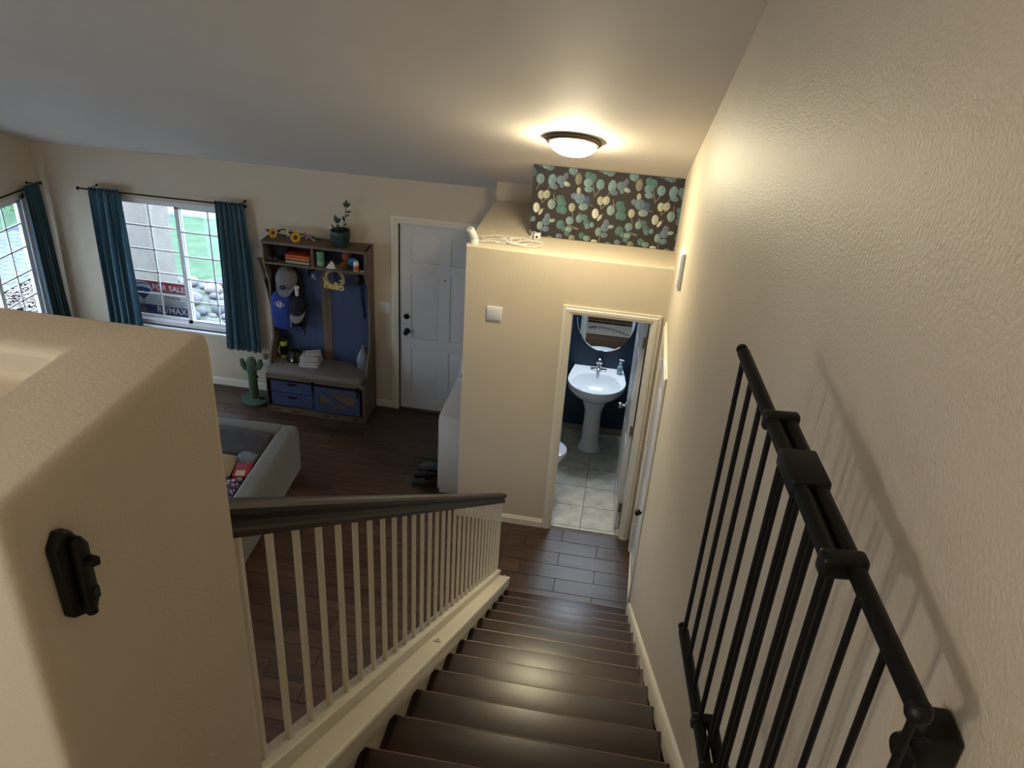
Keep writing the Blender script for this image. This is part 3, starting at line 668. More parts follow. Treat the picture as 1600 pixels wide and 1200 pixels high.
# ================================================================== ON THE PARTITION AND RIGHT WALL
t = thing('blank_wall_plate', 'square white blank plate on the partition left of bathroom door', 'wall plate', (-1.295, 0, 1.963))
B(-1.355, -1.235, -.008, -.0005, 1.905, 2.022).build('plate', VINYL, t, bevel=.003)
B(-1.349, -1.241, -.0105, -.008, 1.911, 2.016).build('cover', VINYL, t, bevel=.002)
t = thing('door_chime', 'white door chime box on the right wall near bathroom', 'door chime', (0, -.79, 2.76))
B(-.022, -.0005, -.86, -.70, 2.64, 2.88).build('housing', VINYL, t, bevel=.004); B(-.028, -.022, -.845, -.715, 2.655, 2.865).build('cover', VINYL, t, bevel=.003)
B(-.030, -.028, -.80, -.76, 2.74, 2.76).build('badge', WHITE, t)
t = thing('light_switch', 'white double rocker light switch left of the entry door', 'light switch', (-2.676, D, 1.154))
B(-2.735, -2.617, D-.006, D-.0005, 1.095, 1.213).build('plate', VINYL, t, bevel=.002)
for x in (-2.700, -2.652): B(x-.016, x+.016, D-.009, D-.006, 1.122, 1.186).build('rocker', VINYL, t, bevel=.0015)
t = thing('wall_outlet', 'wall outlet with beige plug-in beside the hall tree', 'outlet', (-4.0, D, .40))
B(-4.045, -3.965, D-.006, D-.0005, .33, .45).build('plate', VINYL, t, bevel=.002)
MB().lathe([(.012, 0), (.026, .004), (.028, .04), (.020, .06), (1e-7, .062)], (-4.0, D-.036, .40), n=16).build('plug_in', mat('beige_plastic', '#b0a184', .5), t)
# ledge: security camera, cable, power adapter
t = thing('security_camera', 'small white tilted security camera on the plant ledge corner', 'camera', (-1.487, .075, ZT))
MB().lathe([(.034, 0), (.034, .03), (.031, .036), (1e-7, .036)], (-1.487, .075, ZT), n=24).build('base', VINYL, t)
ca_ = Vector((-.028, -.03, .075)).normalized(); a_ = ca_.orthogonal().normalized(); Mx = Matrix((a_, ca_.cross(a_), ca_)).transposed()
MB().lathe([(.02, 0), (.029, .004), (.031, .02), (.031, .085), (.027, .094), (1e-7, .095)], (-1.487, .075, ZT+.034), n=24, M=Mx).build('body', VINYL, t)
MB().lathe([(.018, .0951), (.018, .097), (1e-7, .0972)], (-1.487, .075, ZT+.034), n=18, M=Mx).build('lens', mat('lens_grey', '#b9b5ac', .3), t)
rnd = random.Random(5); pts = [(-1.45, .09, ZT+.012)]
for i in range(46):
    a = i*.62; r_ = .07+.05*math.sin(i*.37); pts.append((-1.33+i*.0052+r_*math.cos(a)*1.35, .17+r_*.75*math.sin(a), ZT+.006+.018*abs(math.sin(i*.8))))
pts += [(-1.09, .22, ZT+.02), (-1.075, .27, ZT+.07), (-1.065, .31, ZT+.06), (-1.05, .315, ZT+.03)]
t = thing('charging_cable', 'loose coil of white cable lying on the plant ledge', 'cable', (-1.25, .2, ZT))
MB().tube(pts, .0032, 6).build('cord', VINYL, t)
t = thing('power_adapter', 'white cube power adapter lying on the plant ledge', 'adapter', (-1.045, .33, ZT))
B(-1.072, -1.022, .305, .355, ZT, ZT+.045).build('body', VINYL, t, bevel=.006, seg=3)
B(-1.055, -1.04, .303, .305, ZT+.015, ZT+.03).build('port', BLACKM, t)

# ================================================================== WHITE CABINET BY THE DOOR
t = thing('shoe_cabinet', 'tall narrow white cabinet against the side of the partition', 'cabinet', (-1.66, .75, 0))
CW = mat('cabinet_white', '#cfcccb', .4, var=.02)
B(-1.765, -1.565, .28, 1.10, .0, .80).build('body', CW, t, bevel=.003)
B(-1.775, -1.560, .272, 1.108, .80, .82).build('top', CW, t, bevel=.004)
for z0, z1 in ((.04, .40), (.41, .78)):
    o = B(-1.783, -1.766, .29, 1.09, z0, z1).build('flap_door', CW, t, bevel=.003); MB().cyl((-1.80, .69, z1-.05), (-1.783, .69, z1-.05), .012, n=14).build('knob', BLACKM, o)
t = thing('cabinet_sign', 'small white decor board with dark strokes on white cabinet', 'decor', (-1.70, .98, .82))
B(-1.765, -1.60, .93, 1.03, .8205, .838).build('base', VINYL, t, bevel=.003)
M = RX(math.radians(-20)); MB().obox((-1.685, .985, .915), (.13, .012, .16), M).build('board', VINYL, t, bevel=.002)
for p, q in (((-1.735, .85), (-1.70, .97)), ((-1.69, .86), (-1.665, .90)), ((-1.675, .95), (-1.66, .965))):
    a = Vector((p[0]+.0, .978+(p[1]-.915)*.36, p[1])); b = Vector((q[0], .978+(q[1]-.915)*.36, q[1])); MB().cyl(a, b, .0045, n=6).build('stroke', BLACKM, t)

# shoes beside it
def shoe(name, label, x, y, rz, L, m, ms, tall=0.):
    t = thing(name, label, 'shoe', (x, y, 0), rz)
    def ring(u, hw, z): return [(hw*math.sin(a)*(.9 if math.cos(a) < 0 else 1), u+0*a, z) for a in (0,)]
    n = 20; out = []
    for z, s_ in ((0, .96), (.012, 1.0), (.024, .98)):
        out.append([(.042*s_*math.sin(2*PI*i/n)*(1.1 if math.cos(2*PI*i/n) > -.2 else .85), L/2*s_*math.cos(2*PI*i/n), z) for i in range(n)])
    mb = MB().grid(out, closed=True); mb.f += [tuple(range(n-1, -1, -1)), tuple(range(2*n, 3*n))]; mb.build('sole', ms, t, world=False)
    up_ = [out[2]]
    for z, s_, yo, yl in ((.05, .93, -.004, .95), (.075, .75, -.03, .72), (.095+tall, .55, -.06, .42)):
        up_.append([(.042*s_*math.sin(2*PI*i/n), yo+L/2*yl*math.cos(2*PI*i/n), z) for i in range(n)])
    MB().grid(up_, closed=True).build('upper', m, t, world=False, solid=-.002)
    for j in range(3): MB().cyl((-.02, .02+j*.025, .079-j*.008), (.02, .02+j*.025, .079-j*.008), .003, n=6).build('lace', ms, t, world=False)
    return t
SB = mat('shoe_black', '#0d0d0e', .6, var=.2); SG = mat('shoe_sole_grey', '#3f4548', .7)
shoe('low_shoe', 'black low shoe with grey laces beside the white cabinet, nearest the stairs', -1.925, .33, 1.5, .25, SB, SG)
shoe('low_shoe', 'plain black shoe in the middle of the row by the cabinet', -1.93, .46, 1.62, .24, SB, SB)
shoe('ankle_shoe', 'dark grey ankle shoe standing against the white cabinet', -1.93, .59, 1.55, .24, SG, SB, .03)
t = thing('purple_pouch', 'dark purple fabric pouch on the floor by the cabinet', 'pouch', (-1.84, .80, 0))
MB().ball((-1.85, .80, .10), (.06, .10, .10), 18, 12).build('bag', mat('purple_cloth', '#3a2b45', .9, var=.2, vscale=20, bump=.4, bscale=40), t)
MB().tube([(-1.85, .74, .18), (-1.86, .77, .25), (-1.86, .83, .25), (-1.85, .86, .18)], .006, 6).build('strap', mat('lilac', '#8d83a3', .8), t)

# ================================================================== HALL TREE
HX0, HX1, HYF, HYU, HYB, HZ = -3.83, -2.785, 1.25, 1.41, 1.645, 1.805
HW = wood('rustic_oak', '#5f5145', .6, 2, .3, .12); HWX = wood('rustic_oak_run', '#5f5145', .6, 0, .3, .12)
HB = wood('blue_board', '#313f60', .55, 2, .12, .05); HBD = wood('blue_front', '#3b486c', .5, 0, .12, .06)
ht = thing('hall_tree', 'rustic wood hall tree with blue panels, bench and cubbies', 'hall tree', ((HX0+HX1)/2, 1.45, 0))
side = [(HYF, 0), (HYB, 0), (HYB, HZ), (HYU, HZ), (HYU, 1.55), (HYU+.02, 1.50), (HYU+.075, 1.42), (HYU+.085, 1.30), (HYU+.085, .86), (HYU+.07, .76), (HYU+.02, .68), (HYU-.03, .60), (HYU-.05, .50), (HYU-.05, .44), (HYF, .44)]
for x in (HX0, HX1-.02): MB().prism(side, 'x', x, x+.02).build('side_panel', HW, ht, bevel=.002, seg=1)
B(HX0-.002, HX1+.002, HYU-.01, HYB, HZ-.025, HZ+.0).build('top_board', HWX, ht, bevel=.002, seg=1)
B(HX0+.02, HX1-.02, HYU, HYB-.01, 1.572, 1.592).build('shelf', HWX, ht, bevel=.002, seg=1)
B(-3.335, -3.315, HYU+.002, HYB-.01, 1.592, HZ-.025).build('divider', HW, ht, bevel=.002, seg=1)
B(HX0+.02, HX1-.02, HYB-.012, HYB-.004, 1.592, HZ-.025).build('cubby_back', HB, ht)
B(HX0+.02, -3.335, HYB-.02, HYB-.010, .46, 1.572).build('back_panel', HB, ht); B(-3.235, HX1-.02, HYB-.02, HYB-.010, .46, 1.572).build('back_panel', HB, ht)
B(-3.335, -3.235, HYB-.028, HYB-.008, .46, 1.47).build('centre_stile', HW, ht, bevel=.002, seg=1)
B(HX0+.02, HX1-.02, HYB-.03, HYB-.008, 1.47, 1.572).build('hook_rail', HWX, ht, bevel=.002, seg=1)
hk = None
def coat_hook(x):
    y, z = HYB-.03, 1.50
    mb = B(x-.012, x+.012, y-.004, y, z-.03, z+.035); mb.tube([(x, y-.004, z), (x, y-.03, z-.02), (x, y-.055, z-.015), (x, y-.065, z+.02)], [.006, .006, .006, .007], 8)
    mb.tube([(x, y-.004, z+.02), (x, y-.05, z+.045)], [.005, .006], 8); mb.build('coat_hook', BLACKM, ht)
for x in (-3.66, -3.40, -3.15, -2.90): coat_hook(x)
# bench base
B(HX0+.02, HX1-.02, HYF+.01, HYB-.01, .425, .445).build('bench_top', HWX, ht, bevel=.002, seg=1)
B(HX0, HX1, HYF-.002, HYF+.02, .395, .445).build('apron', HWX, ht, bevel=.002, seg=1)
B(HX0+.02, HX1-.02, HYF+.035, HYB-.01, .06, .075).build('bottom_board', HWX, ht)
B(HX0+.02, HX1-.02, HYF+.028, HYF+.034, .075, .40).build('inner_front', mat('dark_gap', '#0e0d0d', .9), ht)
pl = B(HX0+.005, HX1-.005, HYF, HYF+.02, 0, .065).build('plinth', HWX, ht, bevel=.001, seg=1)
for k in range(9): x = HX0+.05+k*.108; B(x, x+.075, HYF-.0012, HYF, .016, .05).build('inlay', wood('inlay_%d' % (k % 3), ('#5a4a3c', '#6b5a4a', '#4c4038')[k % 3], .6, 0), pl)
for z0, z1 in ((.245, .385), (.085, .235)):
    d = B(HX0+.045, -3.335, HYF+.005, HYF+.027, z0, z1).build('drawer', HBD, ht, bevel=.002, seg=1)
    MB().prism([(-3.61, z1-.03), (-3.50, z1-.03), (-3.512, z1-.045), (-3.53, z1-.052), (-3.58, z1-.052), (-3.598, z1-.045)], 'y', HYF-.006, HYF+.006).build('drawer_pull', BLACKM, d, bevel=.002, seg=1)
bd = B(-3.318, -2.835, HYF-.002, HYF+.010, .085, .365).build('barn_door', HBD, ht)
for (a, b, c, d) in ((-3.318, -3.265, .085, .365), (-2.888, -2.835, .085, .365), (-3.265, -2.888, .085, .128), (-3.265, -2.888, .322, .365)): B(a, b, HYF-.012, HYF-.002, c, d).build('door_frame', HBD, bd, bevel=.0015, seg=1)
for k in range(3): B(-3.262, -2.891, HYF-.0045, HYF-.002, .130+k*.0645, .130+k*.0645+.062).build('door_board', wood('barn_plank', '#5d4c3b', .6, 0, .3, .25), bd)
MB().bar((-3.262, HYF-.009, .316), (-2.893, HYF-.009, .134), .04, .012, (0, 1, 0)).build('brace', HBD, bd)
MB().bar((-3.262, HYF-.0085, .134), (-3.10, HYF-.0085, .214), .04, .011, (0, 1, 0)).build('brace', HBD, bd)
B(HX0+.03, HX1-.025, HYF-.016, HYF-.008, .382, .396).build('track', BLACKM, ht, bevel=.001, seg=1)
for x in (-3.325, -2.85): 
    B(x-.011, x+.011, HYF-.022, HYF-.014, .30, .40).build('hanger', BLACKM, ht, bevel=.002, seg=1); MB().cyl((x, HYF-.022, .398), (x, HYF-.008, .398), .018, n=18).build('hanger_wheel', BLACKM, ht)
B(HX0+.012, HX0+.02, HYF-.004, HYF+.02, .08, .395).build('edge_strip', BLACKM, ht); B(HX1-.036, HX1-.028, HYF-.004, HYF+.02, .08, .395).build('edge_strip', BLACKM, ht)
CUSH = mat('cushion_grey', '#6f6b67', .95, var=.1, vscale=60, bump=.3, bscale=300)
cu = MB().prism([(HX0+.005, HYF+.03), (HX0+.03, HYF-.012), (HX1-.04, HYF-.012), (HX1-.022, HYF+.01), (HX1-.022, HYB-.032), (HX0+.022, HYB-.032), (HX0+.022, HYU-.05), (HX0+.005, HYU-.06)], 'z', .446, .50).build('seat_cushion', CUSH, ht, bevel=.018, seg=4)
SEAT = .5

# ---- things on the hall tree
t = thing('potted_plant', 'leafy plant in a dark teal ribbed pot on top of hall tree', 'plant', (-3.07, 1.52, HZ))
px, py = -3.07, 1.52
POT = mat('pot_teal', '#22383c', .3, var=.5, vscale=14, bump=.3, bscale=50)
MB().lathe([(.070, 0), (.077, .004), (.086, .05), (.094, .10), (.096, .135), (.096, .152), (.086, .152), (.084, .125), (1e-7, .125)], (px, py, HZ), n=36).build('pot', POT, t)
for k in range(4): MB().lathe([(.080+k*.004, 0), (.088+k*.004, .006), (.080+k*.004, .012)], (px, py, HZ+.02+k*.03), n=36).build('rib', POT, t)
MB().lathe([(.085, .126), (.04, .13), (1e-7, .131)], (px, py, HZ), n=24).build('soil', mat('soil', '#1d1511', .95, var=.3, vscale=60), t)
LF = mat('leaf_green', '#22331f', .4, var=.3, vscale=20)
def leafmb(mb, base, d, ln, wd, upv=(0, -1, .2)):
    base = Vector(base); d = Vector(d).normalized(); x = d.cross(Vector(upv)).normalized(); n = x.cross(d)
    prof = [(0, .05), (.2, .7), (.45, 1.), (.7, .8), (.9, .35), (1., .02)]; L_ = []; R_ = []; M_ = []
    for u, wv in prof:
        c = base+d*ln*u+n*(.12*ln*math.sin(u*2.6)); L_.append(c+x*wd/2*wv-n*.15*wd*wv); R_.append(c-x*wd/2*wv-n*.15*wd*wv); M_.append(c)
    mb.grid([L_, M_, R_])
def stem(pts, r): return MB().tube(pts, r, 6).build('stem', LF, t)
S1 = [(px+.022, py, HZ+.125), (px+.045, py-.005, HZ+.21), (px+.058, py, HZ+.30), (px+.068, py, HZ+.38)]
S2 = [(px-.022, py-.01, HZ+.125), (px-.025, py-.015, HZ+.19), (px-.022, py-.015, HZ+.22)]
S3 = [(px-.045, py, HZ+.125), (px-.05, py, HZ+.16)]
stem(S1, .004); stem(S2, .003); stem(S3, .003)
for b_, d_, ln, wd in [(S1[3], (.1, 0, 1), .075, .034), (S1[3], (.7, -.1, .7), .07, .03), (S1[3], (-.5, 0, .9), .05, .024), ((px+.06, py, HZ+.33), (1, -.1, .3), .07, .022), ((px+.055, py, HZ+.29), (1, -.1, .5), .06, .016), ((px+.05, py, HZ+.24), (-.3, 0, 1), .06, .028), ((px+.04, py, HZ+.20), (1, 0, .8), .045, .014),
                     (S2[2], (-.2, 0, 1), .085, .042), (S2[2], (.6, -.1, .8), .075, .032), ((px-.023, py-.015, HZ+.18), (.5, -.4, .6), .06, .03), (S3[1], (-.7, 0, .8), .055, .018), ((px-.03, py-.01, HZ+.17), (.8, -.2, .3), .03, .012)]:
    mb = MB(); leafmb(mb, b_, d_, ln, wd); mb.build('leaf', LF, t, solid=.0012)

t = thing('flower_garland', 'artificial sunflower garland lying along the hall tree top', 'garland', (-3.56, 1.50, HZ))
YEL = mat('petal_yellow', '#c99722', .7, var=.15, vscale=40); BRN = mat('seed_brown', '#3a200f', .9, var=.3, vscale=80)
def sunflower(c, nrm, r):
    n = Vector(nrm).normalized(); a = n.orthogonal().normalized(); b = n.cross(a); c = Vector(c)
    head = MB().lathe([(r*.42, 0), (r*.40, .006), (r*.2, .011), (1e-7, .012)], c, n=18, M=Matrix((a, b, n)).transposed()).build('flower_head', BRN, t)
    for ring, (cnt, rr, lift) in enumerate(((13, 1., .002), (11, .86, .006))):
        for k in range(cnt):
            th = 2*PI*(k+.5*ring)/cnt; d = a*math.cos(th)+b*math.sin(th); mb = MB(); leafmb(mb, c+d*r*.3+n*lift, d+n*.12, r*.72*rr, r*.36, n); mb.build('petal', YEL, head, solid=.001)
sunflower((-3.735, 1.50, HZ+.055), (-.15, -1, .35), .052); sunflower((-3.49, 1.455, HZ+.052), (.05, -1, .35), .056)
vine = [(-3.83, 1.56, HZ+.04), (-3.76, 1.56, HZ+.05), (-3.66, 1.55, HZ+.085), (-3.56, 1.55, HZ+.06), (-3.45, 1.56, HZ+.05), (-3.36, 1.55, HZ+.045), (-3.28, 1.53, HZ+.015)]
MB().tube(vine, .006, 6).build('vine', mat('twig_brown', '#2d211a', .9), t)
rnd = random.Random(11); GRN = mat('garland_green', '#2f4a2c', .7, var=.3, vscale=20); LIL = mat('petal_lilac', '#a07aa0', .7, var=.2); CRM = mat('petal_cream', '#c9bfa6', .7, var=.1)
for k in range(16):
    u = rnd.random()*.95; i = min(5, int(u*6)); f = u*6-i; p = Vector(vine[i]).lerp(Vector(vine[i+1]), f); mb = MB(); leafmb(mb, p, (rnd.uniform(-1, 1), rnd.uniform(-1, 0), rnd.uniform(-.5, .4)), .05, .022); mb.build('leaf', GRN, t, solid=.001)
for (x, y, z, m, r) in ((-3.64, 1.50, .075, CRM, .016), (-3.60, 1.52, .085, CRM, .018), (-3.585, 1.50, .055, CRM, .016), (-3.42, 1.52, .075, LIL, .018), (-3.40, 1.50, .05, LIL, .016), (-3.38, 1.53, .06, LIL, .014), (-3.33, 1.50, .03, CRM, .010), (-3.35, 1.49, .045, LIL, .010)):
    c = Vector((x, y, HZ+z)); mb = MB().ball(c, r*.35, 8, 6)
    for k in range(6):
        a = 2*PI*k/6; leafmb(mb, c, (math.cos(a), -.3, math.sin(a)), r*1.3, r*.8)
    mb.build('small_blossom', m, t, solid=.0008)

# upper left cubby
zz = 1.593
bk = [('#b4501f', .016, .245, 'orange hardback book topmost in the cubby stack'), ('#a8431b', .014, .25, 'rust red book second from top in the cubby stack'), ('#c07a25', .016, .248, 'amber book third down in the cubby stack'), ('#1f3a3a', .013, .25, 'dark green book fourth down in the cubby stack'), ('#b9a04a', .008, .25, 'thin yellow book fifth down in the cubby stack'), ('#8f9db0', .014, .252, 'pale blue book at the bottom of cubby stack')]
z = zz
for c_, th, ln, lb in reversed(bk):
    t = thing('book', lb, 'book', (-3.485, 1.53, z), rnd.uniform(-.03, .03), 'books stacked in the hall tree cubby')
    B(-ln/2, ln/2, -.085, .08, 0, th).build('cover', mat('book_'+c_, c_, .6, var=.08), t, world=False, bevel=.0015, seg=1)
    B(-ln/2+.004, ln/2+.0006, -.08, .0806, .003, th-.003).build('pages', mat('paper', '#cfc7b3', .9, var=.05), t, world=False)
    z += th+.0006
t = thing('dark_speaker', 'black boxy speaker at the back of left cubby', 'speaker', (-3.68, 1.56, zz)); B(-3.73, -3.60, 1.50, 1.62, zz, zz+.16).build('cabinet', mat('speaker_cloth', '#0d0d10', .95, var=.1), t, bevel=.006); MB().cyl((-3.665, 1.50, zz+.055), (-3.665, 1.495, zz+.055), .035, n=20).build('driver', BLACKM, t); MB().cyl((-3.665, 1.50, zz+.12), (-3.665, 1.495, zz+.12), .02, n=16).build('tweeter', BLACKM, t)
t = thing('sunglasses', 'black sunglasses lying at the front of left cubby', 'sunglasses', (-3.74, 1.45, zz))
for x in (-3.765, -3.70): MB().lathe([(.001, 0), (.026, .002), (.027, .005), (.001, .008)], (x, 1.44, zz+.022), n=16, M=RX(PI/2)).build('lens', BLACK, t)
MB().tube([(-3.80, 1.52, zz+.01), (-3.79, 1.445, zz+.03), (-3.73, 1.437, zz+.03), (-3.675, 1.445, zz+.03), (-3.66, 1.52, zz+.01)], .003, 6).build('frame', BLACKM, t)
# upper right cubby
t = thing('green_canister', 'tall mint green canister in the right cubby', 'canister', (-3.262, 1.47, zz))
MB().lathe([(.036, 0), (.038, .003), (.038, .145), (.036, .150), (.030, .151), (1e-7, .151)], (-3.262, 1.47, zz), n=28).build('body', mat('mint_can', '#5f8f7c', .5, var=.1, vscale=30), t)
MB().lathe([(.0385, .02), (.0386, .022), (.0386, .05), (.0385, .052)], (-3.262, 1.47, zz), n=28).build('label_band', mat('mint_pale', '#7fa893', .6), t)
t = thing('crumpled_tissue', 'white crumpled tissue at the front of right cubby', 'tissue', (-3.14, 1.44, zz))
rnd = random.Random(2); mb = MB(); rows = []
for i in range(6):
    r_ = .052*(1-i/5.2); rows.append([(-3.14+r_*math.cos(2*PI*k/9)*rnd.uniform(.75, 1.25), 1.445+r_*.7*math.sin(2*PI*k/9)*rnd.uniform(.8, 1.2), zz+.014*i+rnd.uniform(0, .006)) for k in range(9)])
mb.grid(rows, closed=True); mb.f.append(tuple(range(45, 54))); mb.build('tissue', mat('tissue_white', '#c9cbd0', .9, var=.03), t, ang=10)
t = thing('pink_yarn_ball', 'dusty pink yarn ball at the back of right cubby', 'yarn ball', (-3.03, 1.575, zz)); YP = mat('yarn_pink', '#9a5a50', .9, var=.2, vscale=60, bump=.6, bscale=90)
MB().ball((-3.03, 1.575, zz+.085), .052).build('yarn', YP, t); [MB().tube([(-3.03+.053*math.cos(a)*math.cos(b), 1.575+.053*math.sin(a), zz+.085+.053*math.cos(a)*math.sin(b)) for a in [2*PI*i/20 for i in range(20)]], .004, 5, True).build('strand', YP, t) for b in (.3, 1.2, 2.2)]
B(-3.085, -2.985, 1.53, 1.62, zz, zz+.033).build('card_box', mat('cardboard', '#7a6046', .9, var=.1), t, bevel=.002)
t = thing('blue_yarn_ball', 'bright blue yarn ball in the right cubby', 'yarn ball', (-2.955, 1.53, zz)); YBm = mat('yarn_blue', '#2f6f9f', .9, var=.2, vscale=60, bump=.6, bscale=90)
MB().ball((-2.955, 1.53, zz+.05), .05).build('yarn', YBm, t); [MB().tube([(-2.955+.051*math.cos(a)*math.cos(b), 1.53+.051*math.sin(a), zz+.05+.051*math.cos(a)*math.sin(b)) for a in [2*PI*i/20 for i in range(20)]], .004, 5, True).build('strand', YBm, t) for b in (.1, 1.1, 2.4)]
t = thing('wicker_dish', 'shallow brown wicker dish at the front of right cubby', 'dish', (-3.05, 1.445, zz))
MB().lathe([(.03, 0), (.05, .012), (.055, .026), (.05, .026), (.028, .006), (1e-7, .006)], (-3.05, 1.458, zz), n=20).build('dish', mat('wicker', '#6d5236', .9, var=.3, vscale=80, bump=.5, bscale=120), t)
t = thing('pill_bottle', 'white bottle with orange label in the right cubby', 'bottle', (-2.895, 1.44, zz))
MB().lathe([(.026, 0), (.027, .003), (.027, .075), (.022, .08)], (-2.895, 1.445, zz), n=22).build('body', VINYL, t); MB().lathe([(.0272, .01), (.0276, .011), (.0276, .055), (.0272, .056)], (-2.895, 1.445, zz), n=22).build('wrap_label', mat('label_orange', '#b5532c', .6), t); MB().cyl((-2.895, 1.445, zz+.08), (-2.895, 1.445, zz+.098), .024, n=20).build('cap', VINYL, t)
t = thing('folded_receipt', 'small white paper slip at the right end of cubby', 'paper', (-2.83, 1.45, zz)); B(-2.855, -2.812, 1.425, 1.47, zz+.0002, zz+.003).build('slip', VINYL, t)

# ---- hanging things
def capmb(t, c, M, m, brim_m, r=.085, emb=None, brim=.075):
    """baseball cap: crown bulges to local -y (front), brim points to local -z"""
    c = Vector(c)
    def P(p): return c+M @ Vector(p)
    rows = []
    for i in range(9):
        a = (PI/2)*i/8; rows.append([P((r*math.cos(a)*math.cos(b)*.95, -r*.85*math.sin(a)*1.0-.02, r*1.12*math.cos(a)*math.sin(b)+.02)) for b in [2*PI*k/24 for k in range(24)]])
    rows[-1] = [rows[-1][0]]*24
    MB().grid(rows, closed=True).build('crown', m, t, solid=.002, ang=60)
    MB().ball(P((0, -r*.85-.02, .02)), .006, 8, 6).build('button', brim_m, t)
    br = []
    for j in range(6):
        u = j/5; br.append([P((r*.92*math.sin(b)*(1-.05*u), -.03-.030*math.cos(b)*(1-.2*u)-.015*u, -r*.88*math.cos(b)*.98+.02-brim*u*max(0, math.cos(b))**.6)) for b in [-1.25+2.5*k/12 for k in range(13)]])
    MB().grid(br).build('brim', brim_m, t, solid=.003, ang=60)
    for b in (0, PI/3, 2*PI/3, PI, 4*PI/3, 5*PI/3):
        MB().tube([P((r*1.005*math.cos(a)*math.cos(b)*.95, -r*.855*math.sin(a)-.021, r*1.125*math.cos(a)*math.sin(b)+.02)) for a in [(PI/2)*i/8 for i in range(9)]], .0009, 4).build('seam', m, t)
GC = mat('cap_grey', '#6d6c72', .9, var=.12, vscale=60, bump=.2, bscale=300); NC = mat('cap_navy', '#0d1220', .9, var=.15, vscale=60, bump=.2, bscale=300)
t = thing('baseball_hat', 'grey baseball cap with dark badge hung on the left hook', 'cap', (-3.655, 1.50, 1.38))
capmb(t, (-3.650, 1.55, 1.365), RX(math.radians(-18)), GC, GC, .118, brim=.085)
MB().lathe([(.028, 0), (.027, .003), (1e-7, .0035)], (-3.65, 1.424, 1.335), n=18, M=RX(PI/2-.5) @ Matrix.Diagonal((1.1, .8, 1))).build('badge', NC, t)
textmb('C', .03, .001, facing((-3.65, 1.418, 1.333))).build('badge_letter', mat('thread_white', '#b9bcc2', .8), t)
t = thing('baseball_hat', 'navy cap with grey visor hanging over the blue bag', 'cap', (-3.55, 1.5, 1.10))
capmb(t, (-3.545, 1.53, 1.10), RX(math.radians(-12)), NC, GC, .108, brim=.09)
MB().cyl((-3.50, 1.442, 1.075), (-3.50, 1.437, 1.073), .007, n=10).build('eyelet', VINYL, t)
t = thing('dark_jacket', 'dark navy jacket hanging behind the grey cap', 'jacket', (-3.66, 1.57, 1.1)); JK = mat('jacket_dark', '#0f131c', .9, var=.3, vscale=12, bump=.6, bscale=14, bdist=.02)
rows = []
for i in range(13):
    u = i/12; z = 1.50-u*.62; hw = .10+.06*math.sin(u*2.2); yy = 1.60-.035*math.sin(u*PI)
    rows.append([(-3.675+hw*math.cos(b), yy+.035*math.sin(b)*(1+.35*math.sin(b*5+u*4)), z+.01*math.sin(b*3)) for b in [2*PI*k/24 for k in range(24)]])
mb = MB().grid(rows, closed=True); mb.f += [tuple(range(23, -1, -1)), tuple(range(12*24, 13*24))]; mb.build('body', JK, t, ang=70)
MB().tube([(-3.56, 1.59, 1.44), (-3.53, 1.58, 1.30), (-3.54, 1.57, 1.05), (-3.525, 1.575, .86)], [.035, .04, .034, .028], 12).build('sleeve', JK, t)
# blue bat bag
t = thing('bat_bag', 'royal blue equipment bag with white diamond emblem', 'bag', (-3.72, 1.5, .86)); BB = mat('bag_blue', '#16317e', .8, var=.15, vscale=8, bump=.3, bscale=30)
rows = []
for z, hw, hd in ((.865, .085, .04), (.88, .098, .055), (.98, .108, .065), (1.10, .110, .07), (1.18, .105, .062), (1.24, .085, .045), (1.262, .06, .03)):
    rows.append([(-3.70+hw*(abs(math.cos(b))**.6*math.copysign(1, math.cos(b))), 1.50+hd*(abs(math.sin(b))**.6*math.copysign(1, math.sin(b))), z) for b in [2*PI*k/28 for k in range(28)]])
mb = MB().grid(rows, closed=True); mb.f += [tuple(range(27, -1, -1)), tuple(range(6*28, 7*28))]; mb.build('body', BB, t, ang=60)
WT = mat('print_white', '#c9ccd6', .7, var=0)
ey = 1.425
MB().tube([(-3.755, ey, 1.155), (-3.700, ey, 1.185), (-3.645, ey, 1.145), (-3.695, ey, 1.11)], .003, 5, True).build('emblem_diamond', WT, t)
textmb('LS', .052, .001, facing((-3.70, ey-.001, 1.148)), bold=.002).build('emblem_letters', WT, t)
MB().tube([(-3.605, 1.47, 1.10), (-3.598, 1.45, 1.0), (-3.605, 1.455, .90)], .007, 6).build('piping', mat('piping_grey', '#8c8c8f', .6), t)
MB().tube([(-3.70, 1.52, 1.255), (-3.705, 1.555, 1.36), (-3.675, 1.59, 1.48)], .010, 6).build('strap', NC, t)
for p in ([(-3.62, 1.50, .90), (-3.56, 1.49, .88), (-3.50, 1.50, .885)], [(-3.505, 1.53, .95), (-3.50, 1.52, .87), (-3.487, 1.52, .80)]): MB().tube(p, [.02, .03, .02] if len(p) == 3 and p[0][0] < -3.6 else [.008, .009, .010], 8).build('lower_pocket' if p[0][0] < -3.6 else 'strap', NC if p[0][0] > -3.6 else mat('bag_blue_dark', '#101d45', .8), t)
